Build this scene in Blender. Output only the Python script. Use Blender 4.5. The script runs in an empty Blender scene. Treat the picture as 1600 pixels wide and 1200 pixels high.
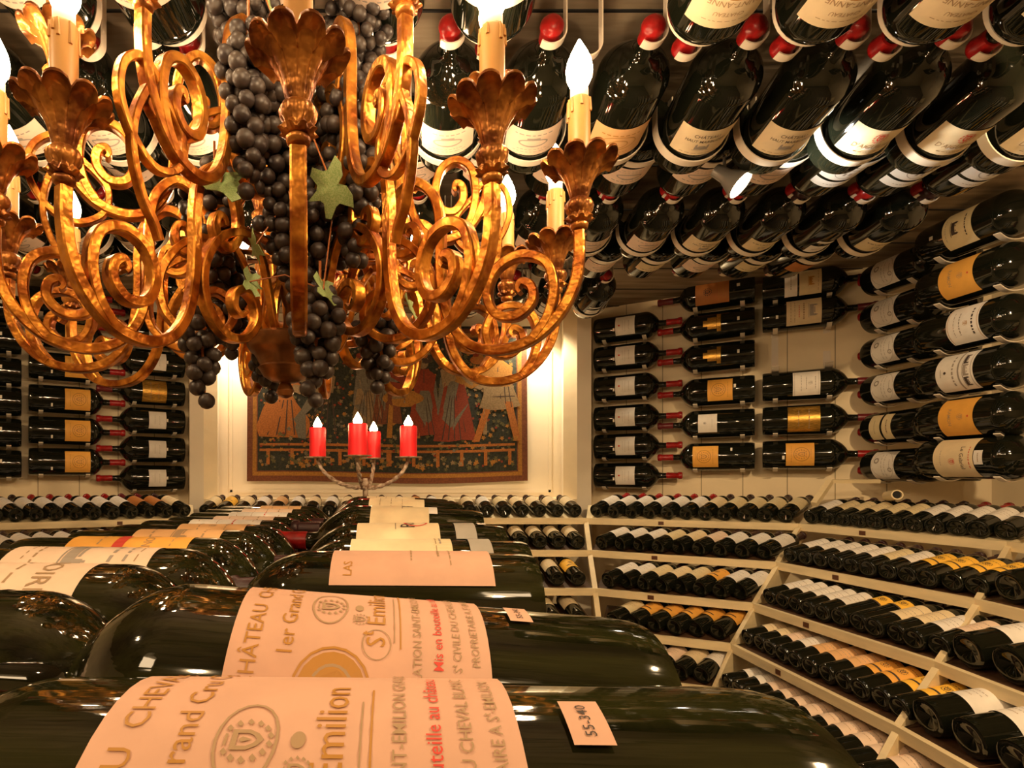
import bpy, bmesh, math, random
from mathutils import Vector, Matrix
random.seed(7)
sc = bpy.context.scene
COL = sc.collection
PI = math.pi
CAMH = 1.02
F = 889.0

# ------------------------------------------------------------------ camera
cam_d = bpy.data.cameras.new('camera'); cam = bpy.data.objects.new('camera', cam_d); COL.objects.link(cam)
cam.location = (0, 0, CAMH); cam.rotation_euler = (PI/2, 0, 0)
cam_d.sensor_width = 36; cam_d.lens = F/1600*36
cam_d.shift_x = (800-610)/1600; cam_d.shift_y = (742-600)/1600
cam_d.clip_start = .02
sc.camera = cam
# ------------------------------------------------------------------ world, exposure
w = bpy.data.worlds.new('world'); sc.world = w; w.use_nodes = True
w.node_tree.nodes['Background'].inputs[0].default_value = (1, .7, .42, 1)
w.node_tree.nodes['Background'].inputs[1].default_value = .03
sc.view_settings.view_transform = 'Standard'; sc.view_settings.look = 'None'
sc.view_settings.gamma = 1; sc.view_settings.use_curve_mapping = False
sc.view_settings.exposure = 0.48
BULB = 95.0          # strength of the candle bulbs
FLAME = 60.0
def lamp(name, typ, loc, energy, col, size=.1, aim=None, spot=None, sy=None):
    d = bpy.data.lights.new(name, typ); d.energy = energy; d.color = col
    if typ == 'AREA':
        d.size = size
        if sy: d.shape = 'RECTANGLE'; d.size_y = sy
    else: d.shadow_soft_size = size
    if typ == 'SPOT': d.spot_size = math.radians(spot); d.spot_blend = .5
    o = bpy.data.objects.new(name, d); COL.objects.link(o); o.location = loc
    if aim is not None:
        o.rotation_euler = (Vector(aim)-Vector(loc)).to_track_quat('-Z', 'Y').to_euler()
    return o
# fill lamps added behind the viewer, small ceiling downlights, and downlights of the recess
lamp('added_fill_light', 'AREA', (.6, -.45, 1.94), 3.5, (1, .72, .42), .35, (.35, 1.0, .8))
for lx, ly, le in ((1.15, .35, 21), (-1.15, .3, 8), (.55, -.75, 4), (-.45, -.7, 4)): lamp('downlight', 'SPOT', (lx, ly, 1.955), le*3.3, (1, .68, .36), .022, (lx*1.15, ly+.9, .4), 150)
lamp('added_fill_light', 'AREA', (-.8, -.4, 1.94), 3.5, (1, .70, .40), .35, (-.3, 1.0, .8))
lamp('recess_light', 'SPOT', (.80, 3.3, 1.90), 26, (1, .80, .52), .04, (.95, 3.35, .6), 120)
lamp('recess_light', 'SPOT', (-.86, 3.3, 1.90), 20, (1, .74, .48), .04, (-1.0, 3.35, .6), 120)
lamp('spot_light', 'SPOT', (.925, 1.425, 1.735), 6, (1, .93, .80), .012, (1.36, 1.36, 1.84), 95)

# ------------------------------------------------------------------ helpers
def at(px, py, z):                       # design helper: a point at depth z
    return Vector(((px-610)/F*z, z, CAMH+(742-py)/F*z))
def mk(name, verts, faces, mats, mi=None, smooth=True, sharp=None):
    me = bpy.data.meshes.new(name); me.from_pydata([tuple(v) for v in verts], [], faces)
    for m in (mats if isinstance(mats, (list, tuple)) else [mats]): me.materials.append(m)
    if mi: me.polygons.foreach_set('material_index', mi)
    if smooth: me.polygons.foreach_set('use_smooth', [True]*len(me.polygons))
    me.update()
    if smooth and sharp: me.set_sharp_from_angle(angle=math.radians(sharp))
    return me
def link(name, me, parent=None, **props):
    o = bpy.data.objects.new(name, me); COL.objects.link(o)
    if parent: o.parent = parent
    for k, v in props.items(): o[k] = v
    return o
def empty(name, loc=(0, 0, 0), label=None, cat=None, group=None, size=.02):
    o = bpy.data.objects.new(name, None); COL.objects.link(o); o.location = loc; o.empty_display_size = size
    if label: o['label'] = label
    if cat: o['category'] = cat
    if group: o['group'] = group
    return o
class MB:
    def __init__(s): s.v = []; s.f = []; s.m = []
    def add(s, v, f, m=0):
        n = len(s.v); s.v += [Vector(x) for x in v]; s.f += [tuple(i+n for i in q) for q in f]; s.m += [m]*len(f)
    def box(s, c, d, M=None, m=0):
        c = Vector(c); d = Vector(d)/2
        vs = [Vector((x*d.x, y*d.y, z*d.z)) for x in (-1, 1) for y in (-1, 1) for z in (-1, 1)]
        if M is not None: vs = [M @ v for v in vs]
        s.add([v+c for v in vs], [(0, 1, 3, 2), (4, 6, 7, 5), (0, 4, 5, 1), (2, 3, 7, 6), (0, 2, 6, 4), (1, 5, 7, 3)], m)
    def hexa(s, v, m=0):                # 8 points: bottom 4 then top 4, same order
        s.add(v, [(3, 2, 1, 0), (4, 5, 6, 7), (0, 1, 5, 4), (1, 2, 6, 5), (2, 3, 7, 6), (3, 0, 4, 7)], m)
    def lathe(s, prof, n=24, o=(0, 0, 0), M=None, m=0, mod=None):
        vs = []
        for j, (z, r) in enumerate(prof):
            for i in range(n):
                a = 2*PI*i/n; rr = r*(mod(a, j, z) if mod else 1)
                v = Vector((rr*math.cos(a), rr*math.sin(a), z))
                if M is not None: v = M @ v
                vs.append(v+Vector(o))
        fs = [(j*n+i, j*n+(i+1) % n, (j+1)*n+(i+1) % n, (j+1)*n+i) for j in range(len(prof)-1) for i in range(n)]
        fs.append(tuple(range(n-1, -1, -1))); k = (len(prof)-1)*n; fs.append(tuple(k+i for i in range(n)))
        s.add(vs, fs, m)
    def sweep(s, pts, rad, n=8, m=0):   # round tube
        pts = [Vector(p) for p in pts]; vs = []; up = Vector((.123, .456, .88)).normalized()
        for i, p in enumerate(pts):
            t = (pts[min(i+1, len(pts)-1)]-pts[max(i-1, 0)]).normalized()
            a = t.cross(up).normalized(); b = a.cross(t).normalized(); up = b
            r = rad(i/(len(pts)-1)) if callable(rad) else rad
            vs += [p+a*r*math.cos(2*PI*k/n)+b*r*math.sin(2*PI*k/n) for k in range(n)]
        fs = [(j*n+i, j*n+(i+1) % n, (j+1)*n+(i+1) % n, (j+1)*n+i) for j in range(len(pts)-1) for i in range(n)]
        fs += [tuple(range(n-1, -1, -1)), tuple((len(pts)-1)*n+i for i in range(n))]
        s.add(vs, fs, m)
    def band(s, pts, er, et, org, wid, th, m=0):   # flat iron band in the plane (er, z); pts 2D
        ez = Vector((0, 0, 1)); vs = []; N = len(pts)
        for i, (x, y) in enumerate(pts):
            x0, y0 = pts[max(i-1, 0)]; x1, y1 = pts[min(i+1, N-1)]
            tx, ty = x1-x0, y1-y0; L = math.hypot(tx, ty) or 1; nx, ny = -ty/L, tx/L
            u = i/(N-1); t = (th(u) if callable(th) else th)/2; ww = (wid(u) if callable(wid) else wid)/2
            c = org+er*x+ez*y; n = er*nx+ez*ny; ch = .28*t
            for (a, b) in ((-t, -ww+ch), (-t+ch, -ww), (t-ch, -ww), (t, -ww+ch), (t, ww-ch), (t-ch, ww), (-t+ch, ww), (-t, ww-ch)):
                vs.append(c+n*a+et*b)
        n = 8
        fs = [(j*n+i, j*n+(i+1) % n, (j+1)*n+(i+1) % n, (j+1)*n+i) for j in range(N-1) for i in range(n)]
        fs += [tuple(range(n-1, -1, -1)), tuple((N-1)*n+i for i in range(n))]
        s.add(vs, fs, m)
    def build(s, name, mats, parent=None, smooth=True, sharp=35, **p):
        me = mk(name, s.v, s.f, mats, s.m, smooth, sharp)
        return link(name, me, parent, **p)
    def mesh(s, name, mats, smooth=True, sharp=35):
        return mk(name, s.v, s.f, mats, s.m, smooth, sharp)
def cat(pts, n=6):                       # Catmull-Rom through 2D or 3D points
    P = [Vector(p) for p in pts]; out = []
    for i in range(len(P)-1):
        a = P[max(i-1, 0)]; b = P[i]; c = P[i+1]; d = P[min(i+2, len(P)-1)]
        for k in range(n):
            t = k/n
            out.append(.5*((2*b)+(c-a)*t+(2*a-5*b+4*c-d)*t*t+(3*b-a-3*c+d)*t**3))
    out.append(P[-1]); return out

# ------------------------------------------------------------------ materials
MT = {}
def mat(name, col, rough=.5, metal=0, noise=0, scale=20, col2=None, bump=0, emit=None, es=0, spec=.5, stretch=None, coat=0, sss=0, bscale=None):
    if name in MT: return MT[name]
    m = bpy.data.materials.new(name); m.use_nodes = True; nt = m.node_tree; b = nt.nodes['Principled BSDF']
    b.inputs['Base Color'].default_value = (*col, 1); b.inputs['Roughness'].default_value = rough
    b.inputs['Metallic'].default_value = metal; b.inputs['Specular IOR Level'].default_value = spec
    b.inputs['Coat Weight'].default_value = coat
    if sss: b.inputs['Subsurface Weight'].default_value = sss; b.inputs['Subsurface Radius'].default_value = (.02, .006, .003)
    if emit: b.inputs['Emission Color'].default_value = (*emit, 1); b.inputs['Emission Strength'].default_value = es
    if noise or bump:
        tc = nt.nodes.new('ShaderNodeTexCoord'); mp = nt.nodes.new('ShaderNodeMapping')
        nt.links.new(tc.outputs['Object'], mp.inputs[0])
        if stretch: mp.inputs['Scale'].default_value = stretch
        nz = nt.nodes.new('ShaderNodeTexNoise'); nz.inputs['Scale'].default_value = scale; nz.inputs['Detail'].default_value = 5
        nt.links.new(mp.outputs[0], nz.inputs['Vector'])
        if noise:
            r = nt.nodes.new('ShaderNodeValToRGB'); c2 = col2 or tuple(c*(1-noise) for c in col)
            r.color_ramp.elements[0].position = .38; r.color_ramp.elements[1].position = .62
            r.color_ramp.elements[0].color = (*c2, 1); r.color_ramp.elements[1].color = (*col, 1)
            nt.links.new(nz.outputs['Fac'], r.inputs[0]); nt.links.new(r.outputs[0], b.inputs['Base Color'])
        if bump:
            nb = nz
            if bscale:
                nb = nt.nodes.new('ShaderNodeTexNoise'); nb.inputs['Scale'].default_value = bscale; nt.links.new(mp.outputs[0], nb.inputs['Vector'])
            bp = nt.nodes.new('ShaderNodeBump'); bp.inputs['Strength'].default_value = bump; bp.inputs['Distance'].default_value = .01
            nt.links.new(nb.outputs['Fac'], bp.inputs['Height']); nt.links.new(bp.outputs[0], b.inputs['Normal'])
    MT[name] = m; return m
glass = mat('bottle_glass', (.006, .007, .004), .045, spec=.55)
glass_f = mat('dusty_glass_painted_reflections', (.018, .019, .005), .05, noise=1, scale=9, col2=(.002, .0025, .001), bump=.03, bscale=30, spec=.75, stretch=(4, 4, .35))  # lengthwise colour streaks stand in for reflections; the fine bump is dust
cap_red = mat('red_capsule', (.42, .012, .012), .3, noise=.4, scale=60, bump=.15)
cap_dark = mat('dark_capsule', (.03, .008, .008), .35)
cap_bur = mat('burgundy_capsule', (.14, .012, .015), .35)
wax = mat('red_wax', (.62, .01, .012), .45, noise=.3, scale=40, bump=.5)
paper = {}
def pap(n, c): paper[n] = mat('label_paper_'+n, c, .62, noise=.08, scale=30)
pap('blush', (.78, .60, .46)); pap('pink', (.62, .37, .265)); pap('cream', (.77, .63, .40)); pap('white', (.80, .76, .70)); pap('ochre', (.80, .40, .07))
pap('tan', (.74, .44, .20)); pap('yellow', (.90, .52, .06)); pap('beige', (.72, .60, .36)); pap('grey', (.40, .38, .34)); pap('brown', (.45, .17, .04))
paper['gold'] = mat('gold_foil_label', (.75, .42, .08), .34, .8, noise=.5, scale=60, stretch=(8, 8, 1))
ink = mat('black_ink', (.05, .035, .03), .6); ink_g = mat('gold_ink', (.42, .20, .03), .5); ink_r = mat('red_ink', (.60, .05, .03), .6)
ink_o = mat('pale_brown_ink', (.36, .24, .13), .6); ink_gr = mat('grey_ink', (.32, .28, .24), .6)
INKS = {'k': ink, 'g': ink_g, 'r': ink_r, 'o': ink_o, 'y': ink_gr}; INKL = list(INKS)
sticker = mat('white_sticker', (.82, .76, .66), .6)
gold = mat('gilded_iron', (.70, .29, .040), .33, .85, noise=.6, scale=34, col2=(.26, .070, .009), bump=.25, bscale=60)
gold_d = mat('carved_gilt_wood', (.56, .23, .045), .36, .7, noise=.6, scale=34, col2=(.16, .045, .010), bump=.3, bscale=70)
bronze = mat('dark_gilt_bronze', (.26, .095, .02), .35, .6, noise=.5, scale=20)
sleeve = mat('candle_sleeve', (.58, .31, .09), .45, noise=.15, scale=15, sss=.1)
collar = mat('white_socket', (.8, .74, .62), .4)
bulbm = mat('lit_bulb', (1, .9, .7), .3, emit=(1, .70, .40), es=BULB)
flamem = mat('candle_flame', (1, .8, .5), .3, emit=(1, .62, .30), es=FLAME)
cream = mat('cream_painted_wood', (.80, .66, .40), .5, noise=.12, scale=8, stretch=(1, 1, 6))
wallm = mat('cream_plaster', (.88, .74, .50), .75, noise=.07, scale=5, bump=.15, bscale=14)
recm = mat('recess_plaster', (.84, .75, .60), .7, noise=.04, scale=4, bump=.1, bscale=12)
whitem = mat('white_metal_bracket', (.80, .71, .58), .4)
red_candle = mat('red_candle_wax', (.90, .02, .03), .4, sss=.5)
iron_w = mat('whitewashed_iron', (.62, .50, .38), .5, noise=.5, scale=60, col2=(.25, .14, .08))
tabm = mat('dark_table_wood_shelf_shade', (.10, .05, .025), .45, noise=.4, scale=10, stretch=(1, 8, 8))
grapem = mat('dark_grape_skin', (.042, .030, .022), .42, noise=.55, scale=45, col2=(.022, .015, .014), spec=.4)
leafm = mat('vine_leaf', (.16, .26, .07), .5, noise=.5, scale=25, col2=(.30, .36, .16))
twigm = mat('vine_twig', (.33, .10, .02), .5)
plate_m = mat('brown_number_plate', (.10, .035, .015), .4)
grey_met = mat('grey_lamp_metal', (.30, .28, .25), .35, .6)
hole_m = mat('black_hole', (.01, .01, .01), .8)
# ceiling: weathered planks
def planks(name, c1, c2, axis_scale, rough=.7):
    m = bpy.data.materials.new(name); m.use_nodes = True; nt = m.node_tree; b = nt.nodes['Principled BSDF']; b.inputs['Roughness'].default_value = rough
    tc = nt.nodes.new('ShaderNodeTexCoord'); mp = nt.nodes.new('ShaderNodeMapping'); mp.inputs['Scale'].default_value = axis_scale
    nt.links.new(tc.outputs['Object'], mp.inputs[0])
    nz = nt.nodes.new('ShaderNodeTexNoise'); nz.inputs['Scale'].default_value = 3; nz.inputs['Detail'].default_value = 8; nt.links.new(mp.outputs[0], nz.inputs['Vector'])
    r = nt.nodes.new('ShaderNodeValToRGB'); r.color_ramp.elements[0].position = .35; r.color_ramp.elements[1].position = .7
    r.color_ramp.elements[0].color = (*c1, 1); r.color_ramp.elements[1].color = (*c2, 1)
    nt.links.new(nz.outputs['Fac'], r.inputs[0]); nt.links.new(r.outputs[0], b.inputs['Base Color'])
    bp = nt.nodes.new('ShaderNodeBump'); bp.inputs['Strength'].default_value = .4; bp.inputs['Distance'].default_value = .01
    nt.links.new(nz.outputs['Fac'], bp.inputs['Height']); nt.links.new(bp.outputs[0], b.inputs['Normal'])
    return m
ceilm = planks('weathered_ceiling_boards', (.20, .15, .095), (.44, .35, .24), (1, 7, 7))
floorm = mat('stone_floor', (.16, .12, .09), .7, noise=.4, scale=4)

# ------------------------------------------------------------------ room shell
SX, SC = 1.05, 3.2
R1 = Vector((1.20, 3.38)); R2 = Vector((2.60, 2.46)); R3 = Vector((2.60, .1)); R4 = Vector((1.9, -1.3))
CEIL = CAMH+.98
def wall(name, a, b, m=wallm, z0=0, z1=CEIL, t=.08):
    a = Vector(a); b = Vector(b); d = (b-a).normalized(); n = Vector((-d.y, d.x))
    mid = (a+b)/2
    if n.dot(mid-Vector((0, 1.0))) < 0: n = -n
    mb = MB(); q = [a, b, b+n*t, a+n*t]
    mb.hexa([(*p, z0) for p in q]+[(*p, z1) for p in q]); return mb.build(name, m, smooth=False, kind='structure')
for s, side in ((1, 'right'), (-1, 'left')):
    f = lambda v: (v[0]*s, v[1])
    wall(f'wall_{side}_strip', f((SX, SC)), f(R1)); wall(f'wall_{side}_diagonal', f(R1), f(R2)); wall(f'wall_{side}', f(R2), f(R3))
    wall(f'wall_{side}_rear', f(R3), f(R4))
wall('wall_rear', (-1.9, -1.3), (1.9, -1.3))
# recess with back wall, sill, jambs and moulding
mb = MB(); zs = CAMH-.135
mb.box((0, 3.48, (CEIL+.3)/2), (2*SX+.3, .06, CEIL+.3)); mb.build('wall_back_recess', recm, smooth=False, kind='structure')
mb = MB(); mb.box((0, 3.325, zs/2), (2*SX, .25, zs)); mb.build('wall_back_lower', wallm, smooth=False, kind='structure')
for s, side in ((1, 'right'), (-1, 'left')):
    mb = MB(); mb.box((s*(SX+.04), 3.33, CEIL/2), (.08, .26, CEIL)); mb.build(f'trim_jamb_{side}', recm, smooth=False, kind='structure')
    mb = MB()
    for y, wd in ((3.235, .035), (3.30, .02), (3.41, .03)): mb.box((s*(SX-.008), y, (zs+CEIL)/2), (.022, wd, CEIL-zs))
    mb.build(f'trim_moulding_{side}', recm, smooth=False, kind='structure')
mb = MB(); mb.box((0, 3.445, zs+.035), (1.94, .012, .02)); mb.box((-.965, 3.445, zs+.46), (.02, .012, .86)); mb.box((.965, 3.445, zs+.46), (.02, .012, .86))
mb.build('trim_panel_moulding', recm, smooth=False, kind='structure')
mb = MB(); mb.box((0, 1.1, CEIL+.03), (5.2, 5.2, .06)); mb.build('ceiling', ceilm, smooth=False, kind='structure')
mb = MB()
for k in range(16): mb.box((0, -1.2+k*.3, CEIL-.001), (5.0, .006, .004))
mb.build('trim_ceiling_seams', hole_m, smooth=False, kind='structure')
mb = MB(); mb.box((0, 1.1, -.03), (5.2, 5.2, .06)); mb.build('floor', floorm, smooth=False, kind='structure')
# fine seams on the diagonal bottle walls (tongue-and-groove panels)
for s, side in ((1, 'right'), (-1, 'left')):
    d = (R2-R1).normalized(); mb = MB()
    for k in range(1, 8):
        p = R1+d*k*.19; n = Vector((-d.y, d.x)); n = -n if n.y > 0 else n
        q = [p-d*.002+n*.001, p+d*.002+n*.001, p+d*.002-n*.001, p-d*.002-n*.001]
        mb.hexa([(v.x*s, v.y, .9) for v in q]+[(v.x*s, v.y, CEIL) for v in q])
    mb.build(f'trim_wall_seams_{side}', mat('seam', (.35, .28, .17), .8), smooth=False, kind='structure')

# ------------------------------------------------------------------ writing on labels
_txt = {}
def text_geo(s, size):
    k = (s, size)
    if k not in _txt:
        cu = bpy.data.curves.new('t', 'FONT'); cu.body = s; cu.size = size; cu.align_x = 'CENTER'; cu.align_y = 'CENTER'; cu.resolution_u = 2; cu.offset = size*.002
        o = bpy.data.objects.new('t', cu); COL.objects.link(o); dg = bpy.context.evaluated_depsgraph_get(); dg.update()
        me = o.evaluated_get(dg).to_mesh()
        _txt[k] = ([Vector((v.co.x, v.co.y)) for v in me.vertices], [tuple(p.vertices) for p in me.polygons])
        bpy.data.objects.remove(o); bpy.data.curves.remove(cu)
    return _txt[k]
def label_meshes(r, spec, n=22):
    W, H, v0 = spec['w'], spec['h'], spec['v']
    def wrap(u, v, off): a = u/r; return Vector((-(r+off)*math.sin(a), (r+off)*math.cos(a), v0+v))
    vs = []; n = max(8, min(n, int(W/r*9)))
    for j in range(2):
        for i in range(n+1): vs.append(wrap(-W/2+W*i/n+spec.get('u', 0), (-.5+j)*H, .0006))
    paperm = mk('label', vs, [(i+1, i, n+1+i, n+2+i) for i in range(n)], paper[spec['p']])
    mb = MB()
    def quad(u, v, w, h, c):
        k = max(1, int(w/(r*.15)))
        pts = [wrap(u-w/2+w*i/k, v+(j-.5)*h, .0011) for j in range(2) for i in range(k+1)]
        mb.add(pts, [(i+1, i, k+1+i, k+2+i) for i in range(k)], INKL.index(c))
    def ring(u, v, rx, ry, t, c, n=20, fill=False):
        pts = []
        for i in range(n):
            a = 2*PI*i/n; pts.append(wrap(u+rx*math.cos(a), v+ry*math.sin(a), .0011))
            pts.append(wrap(u+(rx-t)*math.cos(a), v+(ry-t)*math.sin(a), .0011))
        fs = [(2*((i+1) % n), 2*i, 2*i+1, 2*((i+1) % n)+1) for i in range(n)]
        if fill: fs.append(tuple(2*i+1 for i in range(n)))
        mb.add(pts, fs, INKL.index(c))
    for it in spec.get('items', []):
        if it[0] == 'text':
            _, s, u, v, size, c = it; tv, tf = text_geo(s, size)
            mb.add([wrap(p.x+u, p.y+v, .0011) for p in tv], [tuple(f) for f in tf], INKL.index(c))
        elif it[0] == 'bar': quad(*it[1:])
        elif it[0] == 'ring': ring(*it[1:])
        elif it[0] == 'disc': ring(*it[1:5], min(it[3], it[4])*.5, it[5], fill=True)
        elif it[0] == 'scr':        # illegible lines of small print
            _, v, w_, h_, c, seed = it; rr = random.Random(seed); u = -w_/2
            while u < w_/2-.002:
                l = rr.uniform(.06, .16)*w_; l = min(l, w_/2-u); quad(u+l/2, v, l*.85, h_, c); u += l+w_*.03
        elif it[0] == 'house':      # engraving of a country house
            _, u, v, s, c = it
            quad(u, v, s, s*.28, c); quad(u-s*.42, v+s*.1, s*.16, s*.45, c); quad(u+s*.42, v+s*.1, s*.16, s*.45, c); quad(u, v+s*.2, s*.5, s*.07, c)
            quad(u, v-s*.2, s*1.25, s*.04, c); quad(u-s*.42, v+s*.36, s*.07, s*.1, c); quad(u+s*.42, v+s*.36, s*.07, s*.1, c)
        elif it[0] == 'crest':
            _, u, v, s, c = it
            k = 6; sh = [(-.30, .38), (.30, .38), (.30, -.05), (.18, -.30), (0, -.45), (-.18, -.30), (-.30, -.05)]
            inn = [(x*.62, y*.62) for x, y in sh]; n_ = len(sh)
            mb.add([wrap(u+x*s, v+y*s, .0011) for x, y in sh+inn], [((a+1) % n_, a, n_+a, n_+(a+1) % n_) for a in range(n_)], INKL.index(c))
            mb.add([wrap(u+x*s, v+y*s, .0011) for x, y in ((-.08, .1), (0, .2), (.08, .1), (0, -.16))], [(3, 2, 1, 0)], INKL.index(c))
            for t in range(14):
                if 3 <= t % 14 <= 4: continue
                a = 2*PI*t/14; px_, py_ = .56*math.cos(a), .62*math.sin(a); d_ = .11
                mb.add([wrap(u+s*(px_+x*d_), v+s*(py_+y*d_), .0011) for x, y in ((1, .2), (.1, .8), (-1, -.2), (-.1, -.8))], [(0, 1, 2, 3)], INKL.index(c))
            quad(u, v+s*.52, s*.34, s*.07, c)
    pm = mb.mesh('label_print', [INKS[k] for k in INKL], smooth=False) if mb.f else None
    return paperm, pm
def S(v, w, h=.0016, c='o', seed=1): return ('scr', v, w, h, c, seed)
def bordeaux(r, L, body=.60, neckz=.73, seg=32, rn=.19, tp=.97):
    p = [(.012, .0), (.004, r*.55), (0, r*.80), (.002, r*.93), (.010, r*.985*tp+.0)]
    p += [(L*.05, r*tp), (L*.3, r*(tp+1)/2), (L*body, r)]
    for k in range(1, 9):
        t = k/8; z = L*body+(L*neckz-L*body)*(t); q = math.cos(t*PI/2)**.75 if t < 1 else 0
        p.append((z, rn*r*1.25+(r-rn*r*1.25)*q))
    p += [(L*(neckz+.05), rn*r*1.1), (L*.96, rn*r), (L*.965, rn*r*1.22), (L*.99, rn*r*1.22), (L, rn*r*1.1)]
    return p
KIND = {}
def kind(name, r, L, capm, labels, body=.60, neckz=.73, seg=28, rn=.19, caplen=.17, g=glass, stick=None, capround=False, tp=.97):
    mb = MB(); mb.lathe(bordeaux(r, L, body, neckz, seg, rn, tp), seg); bm_ = mb.mesh('glass_body', g, sharp=60)
    c = MB(); z0 = L*(1-caplen); e = rn*r
    pr = [(z0, e*1.12), (z0+.001, e*1.24), (L*.955, e*1.14), (L*.962, e*1.38), (L*.992, e*1.38), (L*1.003, e*1.15)]
    if capround: pr = [(z0, e*1.15), (z0+.002, e*1.32), (L*.95, e*1.3), (L*.97, e*1.5), (L*.99, e*1.45), (L*1.01, e*1.1), (L*1.018, e*.5)]
    c.lathe(pr, max(12, seg//2)); cm = c.mesh('capsule', capm, sharp=50)
    ls = [label_meshes(r*1.0, s) for s in labels]
    st = None
    if stick:
        a0, v0, sw, sh = stick
        st, _ = label_meshes(r, dict(w=sw, h=sh, v=v0, p='white'), 8)
        st = st.copy(); st.transform(Matrix.Rotation(a0, 4, 'Z')); st.materials[0] = sticker
    KIND[name] = (bm_, cm, ls, st, L, r)
KLAB = {}
def orient(axis, up, loc):
    z = Vector(axis).normalized(); y = Vector(up)-z*Vector(up).dot(z); y.normalize(); x = y.cross(z)
    M = Matrix((x, y, z)).transposed().to_4x4(); M.translation = loc; return M
def bottle(k, base, axis, up, label, group, name='wine_bottle', category='wine bottle'):
    bm_, cm, ls, st, L, r = KIND[k]
    o = empty(name, (0, 0, 0), label, category, group); o.matrix_world = orient(axis, up, base)
    link('glass_body', bm_, o); link('capsule', cm, o)
    for p, pr in ls:
        q = link('label', p, o)
        if pr: link('label_print', pr, q)
    if st: link('price_sticker', st, o)
    return o
ORD = ['first', 'second', 'third', 'fourth', 'fifth', 'sixth', 'seventh', 'eighth', 'ninth', 'tenth', 'eleventh', 'twelfth', 'thirteenth', 'fourteenth', 'fifteenth', 'sixteenth', 'seventeenth', 'eighteenth', 'nineteenth', 'twentieth', 'twentyfirst', 'twentysecond', 'twentythird', 'twentyfourth']
# ------------------------------------------------------------------ kinds of bottles
GR = 'C\u00c2TEAU'
cheval = dict(w=.255, h=.174, v=.222, p='pink', items=[
    ('text', 'CH\u00c2TEAU  CHEVAL  BLANC', .022, .072, .0148, 'g'), ('text', '1er Grand Cru Class\u00e9', .020, .050, .0150, 'g'),
    ('ring', 0, .024, .020, .013, .0012, 'o'), ('crest', 0, .024, .016, 'o'), ('crest', -.013, .002, .009, 'o'), ('disc', 0, .003, .004, .003, 'o'),
    ('text', 'S\u1d57 Emilion', 0, -.010, .0185, 'g'), ('bar', -.005, -.022, .055, .0007, 'o'), ('bar', -.002, -.0262, .070, .0009, 'g'), ('ring', -.034, -.010, .012, .010, .0007, 'o'),
    ('ring', -.068, .018, .030, .026, .0018, 'g'), ('disc', -.068, .018, .026, .0225, 'g'), ('ring', -.068, .018, .018, .015, .002, 'o'), ('crest', -.068, .018, .013, 'o'),
    ('text', 'APPELLATION SAINT-EMILION GRAND CRU', 0, -.038, .0082, 'o'), ('text', 'Mis en bouteille au ch\u00e2teau', 0, -.052, .0092, 'r'),
    ('text', 'S\u1d57 CIVILE DU CHEVAL BLANC', 0, -.065, .0078, 'o'), ('text', 'PROPRIETAIRE A S\u1d57-EMILION', 0, -.0775, .0074, 'o')])
tag = dict(w=.026, h=.017, v=.106, u=.012, p='pink', items=[('text', '55-340', .012, 0, .0066, 'k')])
tag2 = dict(w=.036, h=.016, v=.100, p='pink', items=[('text', '55-340', 0, 0, .008, 'k')])
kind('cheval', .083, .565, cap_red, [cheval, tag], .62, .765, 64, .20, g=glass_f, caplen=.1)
def S3(w, c='o', sd=1, top=.5, n=5, step=.16, H=.1, th=.0016): return [S((top-step*i)*H, w*(.55+.45*((i*7+sd) % 3)/2), th, c, sd+i) for i in range(n)]
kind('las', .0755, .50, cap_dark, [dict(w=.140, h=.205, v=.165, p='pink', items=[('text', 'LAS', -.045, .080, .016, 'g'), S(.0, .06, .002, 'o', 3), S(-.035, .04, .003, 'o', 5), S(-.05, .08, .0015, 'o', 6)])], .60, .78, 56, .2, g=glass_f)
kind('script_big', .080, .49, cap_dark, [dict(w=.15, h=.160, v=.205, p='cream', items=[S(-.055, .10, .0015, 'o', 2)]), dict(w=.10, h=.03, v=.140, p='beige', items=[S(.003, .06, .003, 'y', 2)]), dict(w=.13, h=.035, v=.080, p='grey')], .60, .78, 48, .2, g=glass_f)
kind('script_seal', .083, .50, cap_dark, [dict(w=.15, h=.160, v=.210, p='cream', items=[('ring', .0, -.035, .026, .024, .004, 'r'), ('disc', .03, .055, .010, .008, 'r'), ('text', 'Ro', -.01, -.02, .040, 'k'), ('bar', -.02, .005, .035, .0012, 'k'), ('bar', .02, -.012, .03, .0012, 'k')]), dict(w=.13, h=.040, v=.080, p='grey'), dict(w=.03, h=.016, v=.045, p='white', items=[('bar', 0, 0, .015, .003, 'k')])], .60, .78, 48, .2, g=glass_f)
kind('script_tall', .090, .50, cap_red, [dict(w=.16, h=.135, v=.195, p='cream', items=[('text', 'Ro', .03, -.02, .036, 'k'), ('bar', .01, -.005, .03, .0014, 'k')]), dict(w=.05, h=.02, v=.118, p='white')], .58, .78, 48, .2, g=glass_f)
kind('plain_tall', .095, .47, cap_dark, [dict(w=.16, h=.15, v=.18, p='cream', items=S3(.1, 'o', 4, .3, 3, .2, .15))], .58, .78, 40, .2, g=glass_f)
def LF(p, items, r=.080, h=.20, v=.20, w=.22, cp=cap_red): return dict(r=r, lab=dict(w=w, h=h, v=v, p=p, items=items), cp=cp)
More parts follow.
